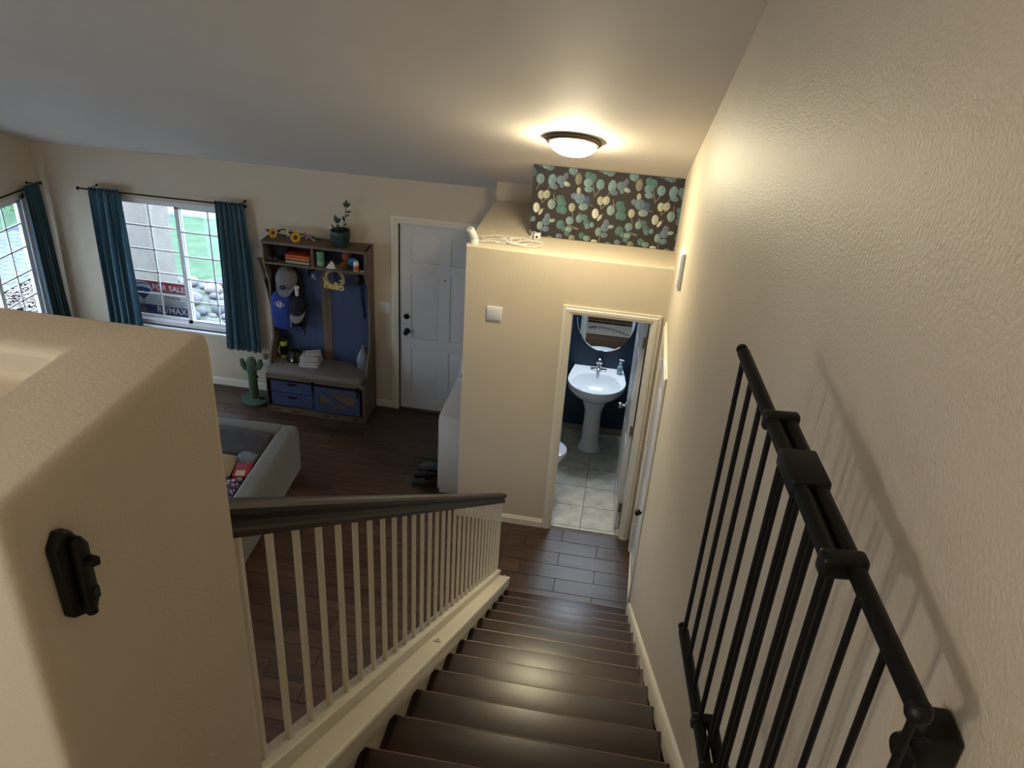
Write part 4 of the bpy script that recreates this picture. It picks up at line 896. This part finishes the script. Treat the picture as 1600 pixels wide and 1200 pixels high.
# bats
def bat(name, label, p, q, m, mg):
    t = thing(name, label, 'baseball bat', q); p = Vector(p); q = Vector(q); d = q-p; L = d.length; d.normalize(); a = d.orthogonal().normalized(); M = Matrix((a, d.cross(a), d)).transposed()
    MB().lathe([(1e-7, 0), (.026, .001), (.027, .014), (.019, .022), (.018, L*.35)], p, n=18, M=M).build('grip', mg, t)
    MB().lathe([(.018, L*.35), (.020, L*.55), (.031, L*.78), (.034, L*.97), (.026, L), (1e-7, L)], p, n=20, M=M).build('barrel', m, t)
BG = mat('bat_grey', '#5b5450', .5, var=.2, vscale=30)
bat('grey_bat', 'grey taped bat leaning out left of the hall tree', (-3.905, 1.50, 1.585), (-3.79, 1.535, .98), BLACKM, BG)
bat('white_grip_bat', 'bat with white grip poking out above the blue bag', (-3.528, 1.475, 1.335), (-3.575, 1.585, .95), BB, VINYL)
# wreath with hello
t = thing('hello_wreath', 'small pale wreath with wooden hello lettering', 'wreath', (-3.155, 1.56, 1.44)); WR = mat('wreath_straw', '#a89b72', .9, var=.25, vscale=40, bump=.6, bscale=60)
cx, cy, cz = -3.152, 1.545, 1.447
MB().tube([(cx+.088*math.cos(a), cy, cz+.088*math.sin(a)) for a in [2*PI*i/32 for i in range(32)]], .017, 10, True).build('ring', WR, t)
for k in range(26):
    a = 2*PI*k/26; MB().tube([(cx+(.088+.017*math.cos(b))*math.cos(a+b*.03), cy+.0175*math.sin(b), cz+(.088+.017*math.cos(b))*math.sin(a+b*.03)) for b in [2*PI*i/8 for i in range(8)]], .0022, 4, True).build('wrap', WR, t)
for sx_, a0 in ((-.085, 0), (.085, .4)):
    for k in range(5):
        mb = MB(); leafmb(mb, (cx+sx_, cy-.018, cz-.035+.012*k), (math.cos(a0+k*1.3), -.4, math.sin(a0+k*1.3)), .04, .022); mb.build('leaf', WR, t, solid=.001)
textmb('hello', .105, .005, facing((cx-.004, cy-.022, cz-.075), RY(math.radians(4))), bold=.003).build('hello_lettering', mat('pale_wood', '#c9ad6a', .6, var=.1), t)
# lanyard and keys
t = thing('lanyard', 'black lanyard hanging from the right-hand coat hook', 'lanyard', (-2.90, 1.58, 1.05))
MB().tube([(-2.905, 1.575, 1.50), (-2.925, 1.575, 1.44), (-2.90, 1.575, 1.38), (-2.885, 1.58, 1.2), (-2.868, 1.59, 1.07)], .0075, 6).build('strap', BLACKM, t); MB().tube([(-2.89, 1.58, 1.50), (-2.878, 1.58, 1.40), (-2.875, 1.585, 1.25), (-2.872, 1.59, 1.07)], .006, 6).build('strap', BLACKM, t)
MB().ball((-2.915, 1.565, 1.45), (.035, .025, .055)).build('pouch', BLACK, t); B(-2.882, -2.858, 1.58, 1.60, 1.035, 1.075).build('clip', BLACKM, t, bevel=.004)
t = thing('key_ring', 'bunch of keys on the hook left of the wreath', 'keys', (-3.385, 1.57, 1.44))
MB().tube([(-3.385+.014*math.cos(a), 1.565, 1.462+.014*math.sin(a)) for a in [2*PI*i/14 for i in range(14)]], .0015, 5, True).build('ring', CHROME, t)
for a in (-.35, .05, .5): MB().obox((-3.385+.03*math.sin(a), 1.562-.004*a, 1.425+.008*abs(a)), (.009, .002, .05), RY(-a)).build('key', CHROME, t)
MB().cyl((-3.43, 1.575, 1.43), (-3.43, 1.575, 1.49), .012).build('fob', BLACK, t)

# ---- on the bench
t = thing('sports_bottle', 'black water bottle with lime green bands on the bench', 'bottle', (-3.745, 1.545, SEAT)); LM = mat('lime', '#9fae2e', .5, var=.05)
bx_, by_ = -3.745, 1.545
MB().lathe([(.036, 0), (.038, .004), (.038, .035)], (bx_, by_, SEAT), n=26).build('base_band', LM, t); MB().lathe([(.038, .035), (.037, .04), (.034, .06), (.034, .12), (.038, .14)], (bx_, by_, SEAT), n=26).build('body', BLACK, t)
MB().lathe([(.038, .14), (.0385, .145), (.0385, .185), (.036, .19)], (bx_, by_, SEAT), n=26).build('upper_band', LM, t); MB().lathe([(.036, .19), (.036, .205), (.025, .215), (.02, .235), (1e-7, .236)], (bx_, by_, SEAT), n=24).build('lid', BLACK, t)
MB().tube([(bx_-.036, by_-.02, SEAT+.04), (bx_-.046, by_-.025, SEAT+.08), (bx_-.036, by_-.02, SEAT+.125)], .005, 6).build('side_loop', VINYL, t)
t = thing('bike_helmet', 'black vented helmet with yellow accents on the bench', 'helmet', (-3.60, 1.50, SEAT))
c = Vector((-3.60, 1.505, SEAT+.005))
MB().lathe([(.086, 0), (.09, .02), (.082, .06), (.062, .095), (.03, .115), (1e-7, .12)], c, n=28, sy=.95).build('shell', BLACK, t)
for k in range(5): a = -2.6+k*.55; MB().tube([c+Vector((.091*math.cos(a), .088*math.sin(a), .02)), c+Vector((.08*math.cos(a), .076*math.sin(a), .068)), c+Vector((.045*math.cos(a), .043*math.sin(a), .108))], .006, 6).build('vent_rib', BLACKM, t)
MB().tube([c+Vector((.05, -.07, .03)), c+Vector((.06, -.045, .06)), c+Vector((.05, -.01, .092))], .008, 6).build('accent', mat('accent_yellow', '#a88f22', .5), t)
MB().lathe([(.018, 0), (.016, .005), (1e-7, .006)], c+Vector((-.005, -.083, .03)), n=16, M=RX(PI/2-.2)).build('badge', VINYL, t)
def towel(name, label, c, rz, wd, dp, th, layers):
    t = thing(name, label, 'towel', c, rz, 'white towels folded on the bench'); TW = mat('towel_white', '#a9a3a6', .95, var=.06, vscale=20, bump=.5, bscale=120, bdist=.003)
    for k in range(layers):
        z0 = th*k/layers; z1 = th*(k+1)/layers; s_ = 1-.015*k; pts = []
        B(-wd/2*s_, wd/2*s_, -dp/2+.004*k, dp/2, z0, z1-.001).build('fold', TW, t, world=False, bevel=min(.012, (z1-z0)*.45), seg=3)
towel('folded_towel', 'thick folded white towel at the bottom of the bench pile', (-3.425, 1.475, SEAT), .12, .20, .22, .055, 2)
towel('folded_towel', 'folded white towel lying on top of the other', (-3.432, 1.482, SEAT+.0555), .20, .185, .19, .045, 2)
towel('folded_towel', 'small folded washcloth resting crooked on the pile', (-3.40, 1.50, SEAT+.101), .45, .15, .12, .022, 1)
t = thing('plastic_jug', 'translucent plastic gallon jug at the right end of bench', 'jug', (-2.875, 1.53, SEAT))
JG = mat('jug_plastic', '#7f868a', .25, var=.05, alpha=.62)
rows = []
for z, hw in ((0, .062), (.008, .066), (.11, .066), (.15, .060), (.19, .040), (.215, .024), (.235, .020), (.25, .020)):
    rows.append([(-2.875+hw*(abs(math.cos(b))**.75*math.copysign(1, math.cos(b))), 1.53+hw*(abs(math.sin(b))**.75*math.copysign(1, math.sin(b))), SEAT+z) for b in [2*PI*k/28 for k in range(28)]])
mb = MB().grid(rows, closed=True); mb.f.append(tuple(range(27, -1, -1))); mb.build('body', JG, t, ang=60)
MB().tube([(-2.865, 1.50, SEAT+.215), (-2.845, 1.475, SEAT+.205), (-2.835, 1.465, SEAT+.15), (-2.845, 1.48, SEAT+.11)], .009, 8).build('handle', JG, t); MB().cyl((-2.875, 1.53, SEAT+.245), (-2.875, 1.53, SEAT+.265), .022, n=20).build('cap', mat('cap_grey_plastic', '#6f767a', .5), t)

# ================================================================== CURTAINS AND RODS
CUR = mat('teal_curtain', '#224c5e', .85, var=.10, vscale=25, bump=.25, bscale=220, sheen=.3)
def curtain(label, ax, plane, t0, t1, b0, b1, z1, z0, folds, amp, seed):
    """hangs along x (ax='y' plane) or along y (ax='x' plane)"""
    t = thing('curtain', label, 'curtain', ((t0+t1)/2, plane, z0) if ax == 'y' else (plane, (t0+t1)/2, z0), group='teal window curtains')
    rnd = random.Random(seed); ph = [rnd.uniform(0, 6) for _ in range(4)]; rows = []; NU, NV = 90, 26
    for j in range(NV+1):
        v = j/NV; z = z1+(z0-z1)*v; row = []
        for i in range(NU+1):
            u = i/NU; a = (t0+(t1-t0)*u)*(1-v)+(b0+(b1-b0)*u)*v
            A = amp*(.45+.55*min(1, v*3.5)); wv = math.sin(2*PI*folds*u+ph[0]+.5*math.sin(3*v+ph[1]))+.35*math.sin(2*PI*folds*1.7*u+ph[2]+v*1.2)
            d = A*wv*.75; a += A*.28*math.sin(4*PI*folds*u+ph[3])+.012*math.sin(v*4+ph[2])*v
            zz_ = z - (.012*math.sin(2*PI*folds*u+1) if j == NV else 0)
            row.append((a, plane+d, zz_) if ax == 'y' else (plane+d, a, zz_))
        rows.append(row)
    MB().grid(rows).build('fabric', CUR, t, solid=.003, ang=80)
    hm = []
    for zz_ in (z1-.012, z1+.022):
        hm.append([(t0+(t1-t0)*i/60, plane+.016*math.sin(i*.9+ph[0]), zz_) if ax == 'y' else (plane+.016*math.sin(i*.9+ph[0]), t0+(t1-t0)*i/60, zz_) for i in range(61)])
    MB().grid(hm).build('header_ruffle', CUR, t, solid=.003, ang=80)
ROD = D-.09; RODX = XL+.08; RZ_ = 2.072
curtain('teal curtain drawn to the left side of the sign window', 'y', ROD, -5.675, -5.335, -5.735, -5.355, RZ_, .50, 5, .030, 1)
curtain('teal curtain drawn to the right side, beside the hall tree', 'y', ROD, -4.345, -4.045, -4.385, -3.995, RZ_, .505, 6, .028, 2)
curtain('teal curtain hanging in the room corner on the side wall', 'x', RODX, 1.335, 1.560, 1.365, 1.615, RZ_, .50, 5, .030, 3)
curtain('teal curtain at the far end of the side wall rod', 'x', RODX, -.42, -.15, -.46, -.15, RZ_, .50, 5, .030, 4)
def rod(label, ax, plane, a0, a1, brk, wall):
    P = lambda a, z, d=0.: (a, plane+d, z) if ax == 'y' else (plane+d, a, z)
    t = thing('curtain_rod', label, 'curtain rod', P((a0+a1)/2, RZ_))
    MB().cyl(P(a0, RZ_), P(a1, RZ_), .008, n=12).build('pole', BLACKM, t)
    for a, s in ((a0, -1), (a1, 1)):
        e = Vector(P(a+s*.012, RZ_)); MB().ball(e, .017, 14, 10).cyl(P(a, RZ_), P(a+s*.006, RZ_), .012, n=12).build('finial', BLACKM, t)
    for a in brk:
        mb = MB().tube([P(a, RZ_-.006, 0), P(a, RZ_+.016, 0 if wall > plane else 0), P(a, RZ_+.020, (wall-plane)*.5), P(a, RZ_+.02, wall-plane)], .005, 6)
        mb.cyl(P(a, RZ_+.02, (wall-plane)*.97), P(a, RZ_+.02, (wall-plane)*.999), .014, n=12); mb.build('bracket', BLACKM, t)
rod('black curtain rod above the window with the sale sign', 'y', ROD, -5.765, -4.045, (-5.63, -4.075), D)
rod('black curtain rod along the side wall window', 'x', RODX, -.50, 1.578, (-.40, 1.50), XL)

# ================================================================== SOFA
so_ = thing('sectional_sofa', 'low grey upholstered sofa seen from behind, near the railing', 'sofa', (-3.08, .306, 0), math.radians(3.4))
SF = mat('sofa_grey', '#585a5a', .95, var=.08, vscale=8, bump=.35, bscale=240, sheen=.2); SFD = mat('sofa_cushion', '#3d3f47', .95, var=.15, vscale=10, bump=.5, bscale=18, bdist=.02)
B(-.17, 0, -2.10, 0, .02, .50).build('back_rest', SF, so_, world=False, bevel=.045, seg=5)
B(-2.2, -.12, -.17, .002, .02, .505).build('side_arm', SF, so_, world=False, bevel=.045, seg=5)
B(-2.15, -.16, -2.05, -.16, .03, .27).build('seat_base', SF, so_, world=False, bevel=.02)
for k in range(2):
    y0 = -.175-k*.93; B(-.95, -.18, y0-.92, y0, .27, .36).build('seat_cushion', SFD, so_, world=False, bevel=.04, seg=4)
B(-1.75, -.96, -1.1, -.175, .27, .36).build('seat_cushion', SFD, so_, world=False, bevel=.04, seg=4)
for (x, y) in ((-.06, -.06), (-.06, -2.04), (-2.1, -.06), (-2.1, -2.0)): B(x-.03, x+.03, y-.03, y+.03, 0, .03).build('foot', BLACK, so_, world=False)
def pillow(name, label, cat, c, rz, sz, tilt, m, parts=()):
    t = thing(name, label, cat, c, rz); rows = []; n = 22; wx, wy, wz = sz
    for j in range(n+1):
        v = -1+2*j/n; row = []
        for i in range(n+1):
            u = -1+2*i/n; e = (1-abs(u)**3.0)*(1-abs(v)**3.0); row.append((u, v, max(0, e)**.5, .05*math.sin(3*u+2*v)))
        rows.append(row)
    M = RX(tilt)
    f = lambda s_: [[M @ Vector((wx/2*u*(1-.06*v*v), wy/2*v*(1-.06*u*u), s_*wz/2*e+wz*.3*w_*e)) for u, v, e, w_ in r] for r in rows]
    mb = MB().grid(f(1)).grid(f(-1)); mn = min(p.z for p in mb.v)
    for p in mb.v: p.z -= mn
    mb.build('cushion', m, t, world=False, ang=80); return t
pillow('throw_pillow', 'large dark grey pillow slumped inside the sofa arm', 'pillow', (-3.63, -.055, .362), .06, (.78, .29, .13), math.radians(22), mat('pillow_dark', '#3b3d46', .95, var=.2, vscale=9, bump=.8, bscale=9, bdist=.03))
pillow('throw_pillow', 'beige pillow lying on the sofa seat', 'pillow', (-3.585, -.385, .362), .2, (.38, .30, .11), .08, mat('pillow_beige', '#8d8270', .95, var=.1, vscale=8, bump=.4, bscale=200))
pillow('throw_pillow', 'blue and white patterned pillow beside the sofa back', 'pillow', (-3.36, -.205, .362), -.2, (.18, .16, .08), .3, mat('pillow_bluegrey', '#5d6876', .95, var=.35, vscale=30, bump=.3, bscale=150))
t = thing('snack_box', 'red and white cardboard box on the sofa seat', 'box', (-3.315, -.365, .362), .25)
B(-.07, .07, -.10, .10, 0, .06).build('carton', mat('box_red', '#8a1a1e', .6, var=.1), t, world=False, bevel=.002); B(-.045, .03, -.0995, -.02, .0602, .061).build('white_panel', mat('box_tan', '#b39c86', .6, var=.2, vscale=30), t, world=False); B(-.03, .01, -.101, -.1002, .01, .045).build('end_panel', VINYL, t, world=False)
t = thing('floral_blanket', 'folded purple floral blanket on the sofa seat', 'blanket', (-3.385, -.665, .362), .2)
FBm = mat('floral', '#5a5470', .95, var=.0); FB = bpy.data.materials.new('floral_print'); FB.use_nodes = True
N = FB.node_tree.nodes; Lk = FB.node_tree.links; v_ = N.new('ShaderNodeTexVoronoi'); v_.inputs['Scale'].default_value = 26; tc_ = N.new('ShaderNodeTexCoord'); Lk.new(tc_.outputs['Object'], v_.inputs['Vector'])
cr = N.new('ShaderNodeValToRGB'); cr.color_ramp.interpolation = 'CONSTANT'; cr.color_ramp.elements[0].color = lin('#b9aeb4'); cr.color_ramp.elements[1].position = .3; cr.color_ramp.elements[1].color = lin('#8a6b93')
for p_, c_ in ((.42, '#3b3c5e'), (.75, '#23243a')): e_ = cr.color_ramp.elements.new(p_); e_.color = lin(c_)
Lk.new(v_.outputs['Distance'], cr.inputs['Fac']); Lk.new(cr.outputs['Color'], N['Principled BSDF'].inputs['Base Color']); N['Principled BSDF'].inputs['Roughness'].default_value = .95
for k in range(3): B(-.14+.006*k, .14-.004*k, -.12, .12-.008*k, .03*k, .03*k+.029).build('fold', FB, t, world=False, bevel=.012, seg=3)

# ================================================================== CACTUS SCRATCHING POST
cx, cy = -4.045, 1.43
t = thing('cactus_scratcher', 'green cactus-shaped cat scratching post on round base', 'cat scratcher', (cx, cy, 0)); KG = mat('cactus_rope', '#46604a', .95, var=.2, vscale=20, bump=.8, bscale=120, stretch=(.3, .3, 3)); KG2 = mat('cactus_pile', '#42594c', .98, var=.25, vscale=40, bump=.6, bscale=200)
MB().lathe([(.150, 0), (.155, .008), (.155, .022), (.148, .03), (1e-7, .03)], (cx-.0, cy, 0), n=44).build('base', KG2, t)
MB().lathe([(.047, .03), (.046, .25), (.046, .33)], (cx-.02, cy, 0), n=26).build('rope_post', KG, t)
MB().lathe([(.050, .33), (.052, .36), (.052, .44), (.046, .475), (.03, .498), (1e-7, .506)], (cx-.02, cy, 0), n=26).build('plush_top', KG2, t)
MB().tube([(cx-.05, cy, .35), (cx-.095, cy, .375), (cx-.115, cy, .42), (cx-.122, cy, .455)], [.026, .03, .032, .018], 14).ball((cx-.122, cy, .452), .024).build('plush_arm', KG2, t)
MB().tube([(cx+.01, cy, .385), (cx+.06, cy, .395), (cx+.078, cy, .435), (cx+.08, cy, .470)], [.026, .03, .032, .020], 14).ball((cx+.08, cy, .468), .025).build('plush_arm', KG2, t)
MB().tube([(cx+.03, cy-.01, .315), (cx+.045, cy-.02, .30)], .006, 6).ball((cx+.047, cy-.022, .292), .012, 10, 8).build('toy_bobble', BLACK, t)
MB().ball((cx+.075, cy-.03, .045), (.03, .022, .014), 12, 8).build('toy_mouse', BLACK, t)

# ================================================================== OUTDOORS
ZG = -.12
LAWN = mat('lawn', '#4d6b51', .95, var=.22, vscale=5, bump=.6, bscale=60, bdist=.02)
struct('ground_lawn', B(-22, 4, D+.15, 22, ZG-.1, ZG), LAWN)
struct('ground_bounce', B(-22, -6.45, -12, D+.15, ZG-.1, ZG-.001), mat('bounce_concrete', '#b4b8bd', .85, var=.06))  # unseen ground, made pale so it bounces neutral daylight into the room
STUC = mat('stucco', '#8b8781', .9, var=.08, vscale=6, bump=1., bscale=40, bdist=.012)
t = thing('porch_column', 'square stucco porch column outside the sign window', 'column', (-6.25, 3.2, ZG))
B(-6.65, -5.975, 3.0, 3.42, ZG, 3.0).build('shaft', STUC, t, bevel=.01); B(-6.70, -5.925, 2.95, 3.47, ZG, ZG+.25).build('plinth', STUC, t, bevel=.01)
struct('porch_slab', B(-6.45, 0, D+.15, 2.05, ZG, ZG+.04), mat('concrete', '#a7abb0', .9, var=.1))
struct('street', B(-30, 4, 7.6, 13, ZG-.02, ZG+.015), mat('asphalt', '#55657c', .7, var=.2, vscale=1.2))
struct('kerb', B(-30, 4, 7.25, 7.6, ZG, ZG+.05), mat('kerb_concrete', '#9da2a8', .8, var=.1))
rnd = random.Random(21); RK = [mat('river_rock_%d' % i, c_, .8, var=.15, vscale=10, bump=.3, bscale=20) for i, c_ in enumerate(('#7f8084', '#6a7078', '#8d8a86'))]
struct('ground_bed', B(-9, -2, 2.05, 4.6, ZG, ZG+.012), mat('bed_soil', '#6d756c', .95, var=.25, vscale=14))
rk = []
for k in range(900):
    x, y = rnd.uniform(-6.6, -4.9), rnd.uniform(2.6, 4.5); r_ = rnd.uniform(.09, .19) if k < 300 else rnd.uniform(.06, .1)
    if -6.95 < x < -5.8 and 2.7 < y < 3.75: continue
    if any(math.hypot(x-a, y-b) < (r_+c_)*.93 for a, b, c_ in rk): continue
    rk.append((x, y, r_))
for k, (x, y, r_) in enumerate(rk):
    mb = MB().ball((0, 0, 0), (r_*rnd.uniform(.85, 1.1), r_*rnd.uniform(.7, .95), r_*.55), 12, 8)
    for p in mb.v: p *= 1+.10*math.sin(9*p.x/r_*.4+k)*math.cos(7*p.y/r_*.4)
    o = mb.build('river_rock', RK[k % 3], None, ang=80); o.location = (x, y, ZG+.012+r_*.42); o.rotation_euler = (0, 0, rnd.uniform(0, 3))
    tag(o, ('large ' if r_ > .11 else 'small ')+('pale grey', 'blue-grey', 'warm grey')[k % 3]+' rounded rock in the bed outside the window', 'rock', 'rocks in the bed outside the window')
# side yard seen through the other window
PV = mat('paver', '#6a7484', .85, var=.12, vscale=8, rnd=.12); pb = struct('ground_paving', B(-10.2, -8.55, -3, 5.9, ZG, ZG+.01), mat('paver_sand', '#4d525e', .9, var=.1))
src = None
for j in range(34):
    for i in range(8):
        x = -10.18+i*.205+(.1 if j % 2 else 0); y = .6+j*.15
        if x+.2 > -8.55: continue
        if src is None: src = B(-.098, .098, -.070, .070, 0, .012).build('paver', PV, pb, bevel=.003, seg=1); src.location = (x+.1, y, ZG+.01)
        else: inst(src, pb, (x+.1, y, ZG+.01), name='paver')
struct('ground_gravel', B(-8.55, -7.55, -3, 5.9, ZG, ZG+.012), mat('gravel_base', '#7d746d', .95, var=.3, vscale=60))
mb = MB()
for k in range(4000):
    x, y, r_ = rnd.uniform(-8.5, -7.6), rnd.uniform(.8, 4.6), rnd.uniform(.012, .03); mb.ball((x, y, ZG+.012+r_*.3), (r_, r_*.8, r_*.35), 5, 3)
o = mb.build('gravel', mat('gravel_stone', '#847b76', .9, var=.3, vscale=9)); tag(o, 'pale gravel strip outside the side window', 'gravel', kind='stuff')
struct('ground_walk', B(-7.55, -6.43, -3, D+.15, ZG-.05, ZG+.02), mat('concrete', '#a7abb0'))
def shrub(label, c, r, seed):
    t = thing('garden_shrub', label, 'shrub', (c[0], c[1], ZG)); rnd = random.Random(seed); mb = MB()
    for k in range(900):
        d = Vector((rnd.gauss(0, 1), rnd.gauss(0, 1), abs(rnd.gauss(0, 1)))).normalized(); p = Vector((c[0], c[1], ZG+.1))+Vector((d.x*r, d.y*r, d.z*r*1.1))*rnd.uniform(.75, 1.05); leafmb(mb, p, d+Vector((rnd.uniform(-.7, .7), rnd.uniform(-.7, .7), rnd.uniform(-.3, .7))), .11, .06)
    o = mb.build('foliage', mat('shrub_leaf', '#4f7a46', .7, var=.35, vscale=3), t); o['kind'] = 'stuff'
    MB().cyl((c[0], c[1], ZG), (c[0], c[1], ZG+.5), .04).build('stem', mat('bark', '#4d4034', .9, var=.2), t)
shrub('rounded green shrub beyond the paved strip', (-11.3, 6.4), .8, 1); shrub('taller green shrub behind the rounded one', (-13.6, 8.0), 1.1, 2); shrub('low green shrub at the paving edge', (-11.0, 4.6), .55, 3)
t = thing('sale_sign', 'real estate sale sign propped outside the window', 'sign', (-5.25, D+.19, WZ0))
SX0_, SX1_, SY, SZ0, SZ1 = -5.72, -4.905, D+.165, .645, 1.057
B(SX0_, SX1_, SY, SY+.006, SZ0, SZ1).build('board', mat('sign_white', '#b9c2c4', .5, var=.03), t)
FLAT = lambda n_, c_: mat(n_, c_, .5, var=.02)
B(SX0_, SX1_, SY-.0006, SY, .937, SZ1).build('red_band', FLAT('sign_red', '#8e1f2c'), t)
B(SX0_, SX1_, SY-.0006, SY, SZ0, .777).build('blue_band', FLAT('sign_blue', '#152452'), t)
SW = FLAT('sign_print_white', '#c4c9d2'); SD = FLAT('sign_print_dark', '#2b2f3a')
textmb('FOR SALE', .086, .0004, facing((-5.125, SY-.0011, .985)), bold=.002).build('sale_lettering', SW, t)
textmb('RE/MAX', .098, .0004, facing((-5.12, SY-.0011, .727)), bold=.001).build('name_lettering', SW, t)
textmb('275-4276', .048, .0004, facing((-5.10, SY-.0006, .878)), bold=.001).build('phone_lettering', SD, t)
for z_, w_ in ((.838, .30), (.813, .34), (.793, .26)): B(-5.10-w_/2, -5.10+w_/2, SY-.0009, SY, z_-.005, z_+.005).build('small_print_line', FLAT('sign_print_grey', '#6f7a80'), t)
for z_, w_ in ((.668, .30),): B(-5.13-w_/2, -5.13+w_/2, SY-.0009, SY-.0004, z_-.004, z_+.004).build('small_print_line', FLAT('sign_print_grey', '#6f7a80'), t)
bal = [( .088*math.cos(a), .062*math.sin(a)) for a in [PI*i/14 for i in range(15)]]
def balloon(sc, c, yo, m, nm, lo=0., hi=1.):
    pts = []
    for i in range(40):
        a = 2*PI*i/40; x, z = math.cos(a), math.sin(a); w_ = 1. if z > 0 else (1-abs(z)**1.6*.72)
        pts.append((c[0]+.098*sc*x*w_, c[1]+(.075 if z > 0 else .125)*sc*z))
    MB().prism(pts, 'y', SY-yo-.0003, SY-yo).build(nm, m, t)
bc = (-5.43, .955)
balloon(1.12, bc, .0008, SW, 'balloon_outline'); balloon(1., bc, .0012, FLAT('sign_balloon_blue', '#1b2a5e'), 'balloon')
MB().prism([(bc[0]-.100, bc[1]-.008), (bc[0]-.08, bc[1]+.012), (bc[0], bc[1]+.024), (bc[0]+.08, bc[1]+.012), (bc[0]+.100, bc[1]-.008), (bc[0]+.094, bc[1]+.028), (bc[0]+.06, bc[1]+.048), (bc[0], bc[1]+.056), (bc[0]-.06, bc[1]+.048), (bc[0]-.094, bc[1]+.028)], 'y', SY-.0019, SY-.0015).build('balloon_band', SW, t)
textmb('RE/MAX', .036, .0003, facing((bc[0], SY-.0021, bc[1]+.036))).build('balloon_lettering', FLAT('sign_balloon_text', '#22458c'), t)
for s_ in (-1, 1): MB().bar((bc[0]+s_*.022, SY-.0016, bc[1]-.118), (bc[0]+s_*.009, SY-.0016, bc[1]-.145), .002, .0008, (0, 1, 0)).build('basket_line', SD, t)
B(bc[0]-.010, bc[0]+.010, SY-.002, SY-.0012, bc[1]-.160, bc[1]-.145).build('basket', SD, t)
MB().ball((-5.45, SY-.001, .717), (.038, .0008, .046), 18, 10).build('portrait_head', FLAT('portrait_tone', '#5b4a48'), t); MB().prism([(-5.52, SZ0+.004), (-5.38, SZ0+.004), (-5.395, .672), (-5.425, .687), (-5.475, .687), (-5.505, .672)], 'y', SY-.0014, SY-.0007).build('portrait_shoulders', SD, t)
for x in (-5.67, -4.95): MB().cyl((x, SY+.012, ZG+.04), (x, SY+.012, SZ1), .006, n=8).build('stake', BLACKM, t)
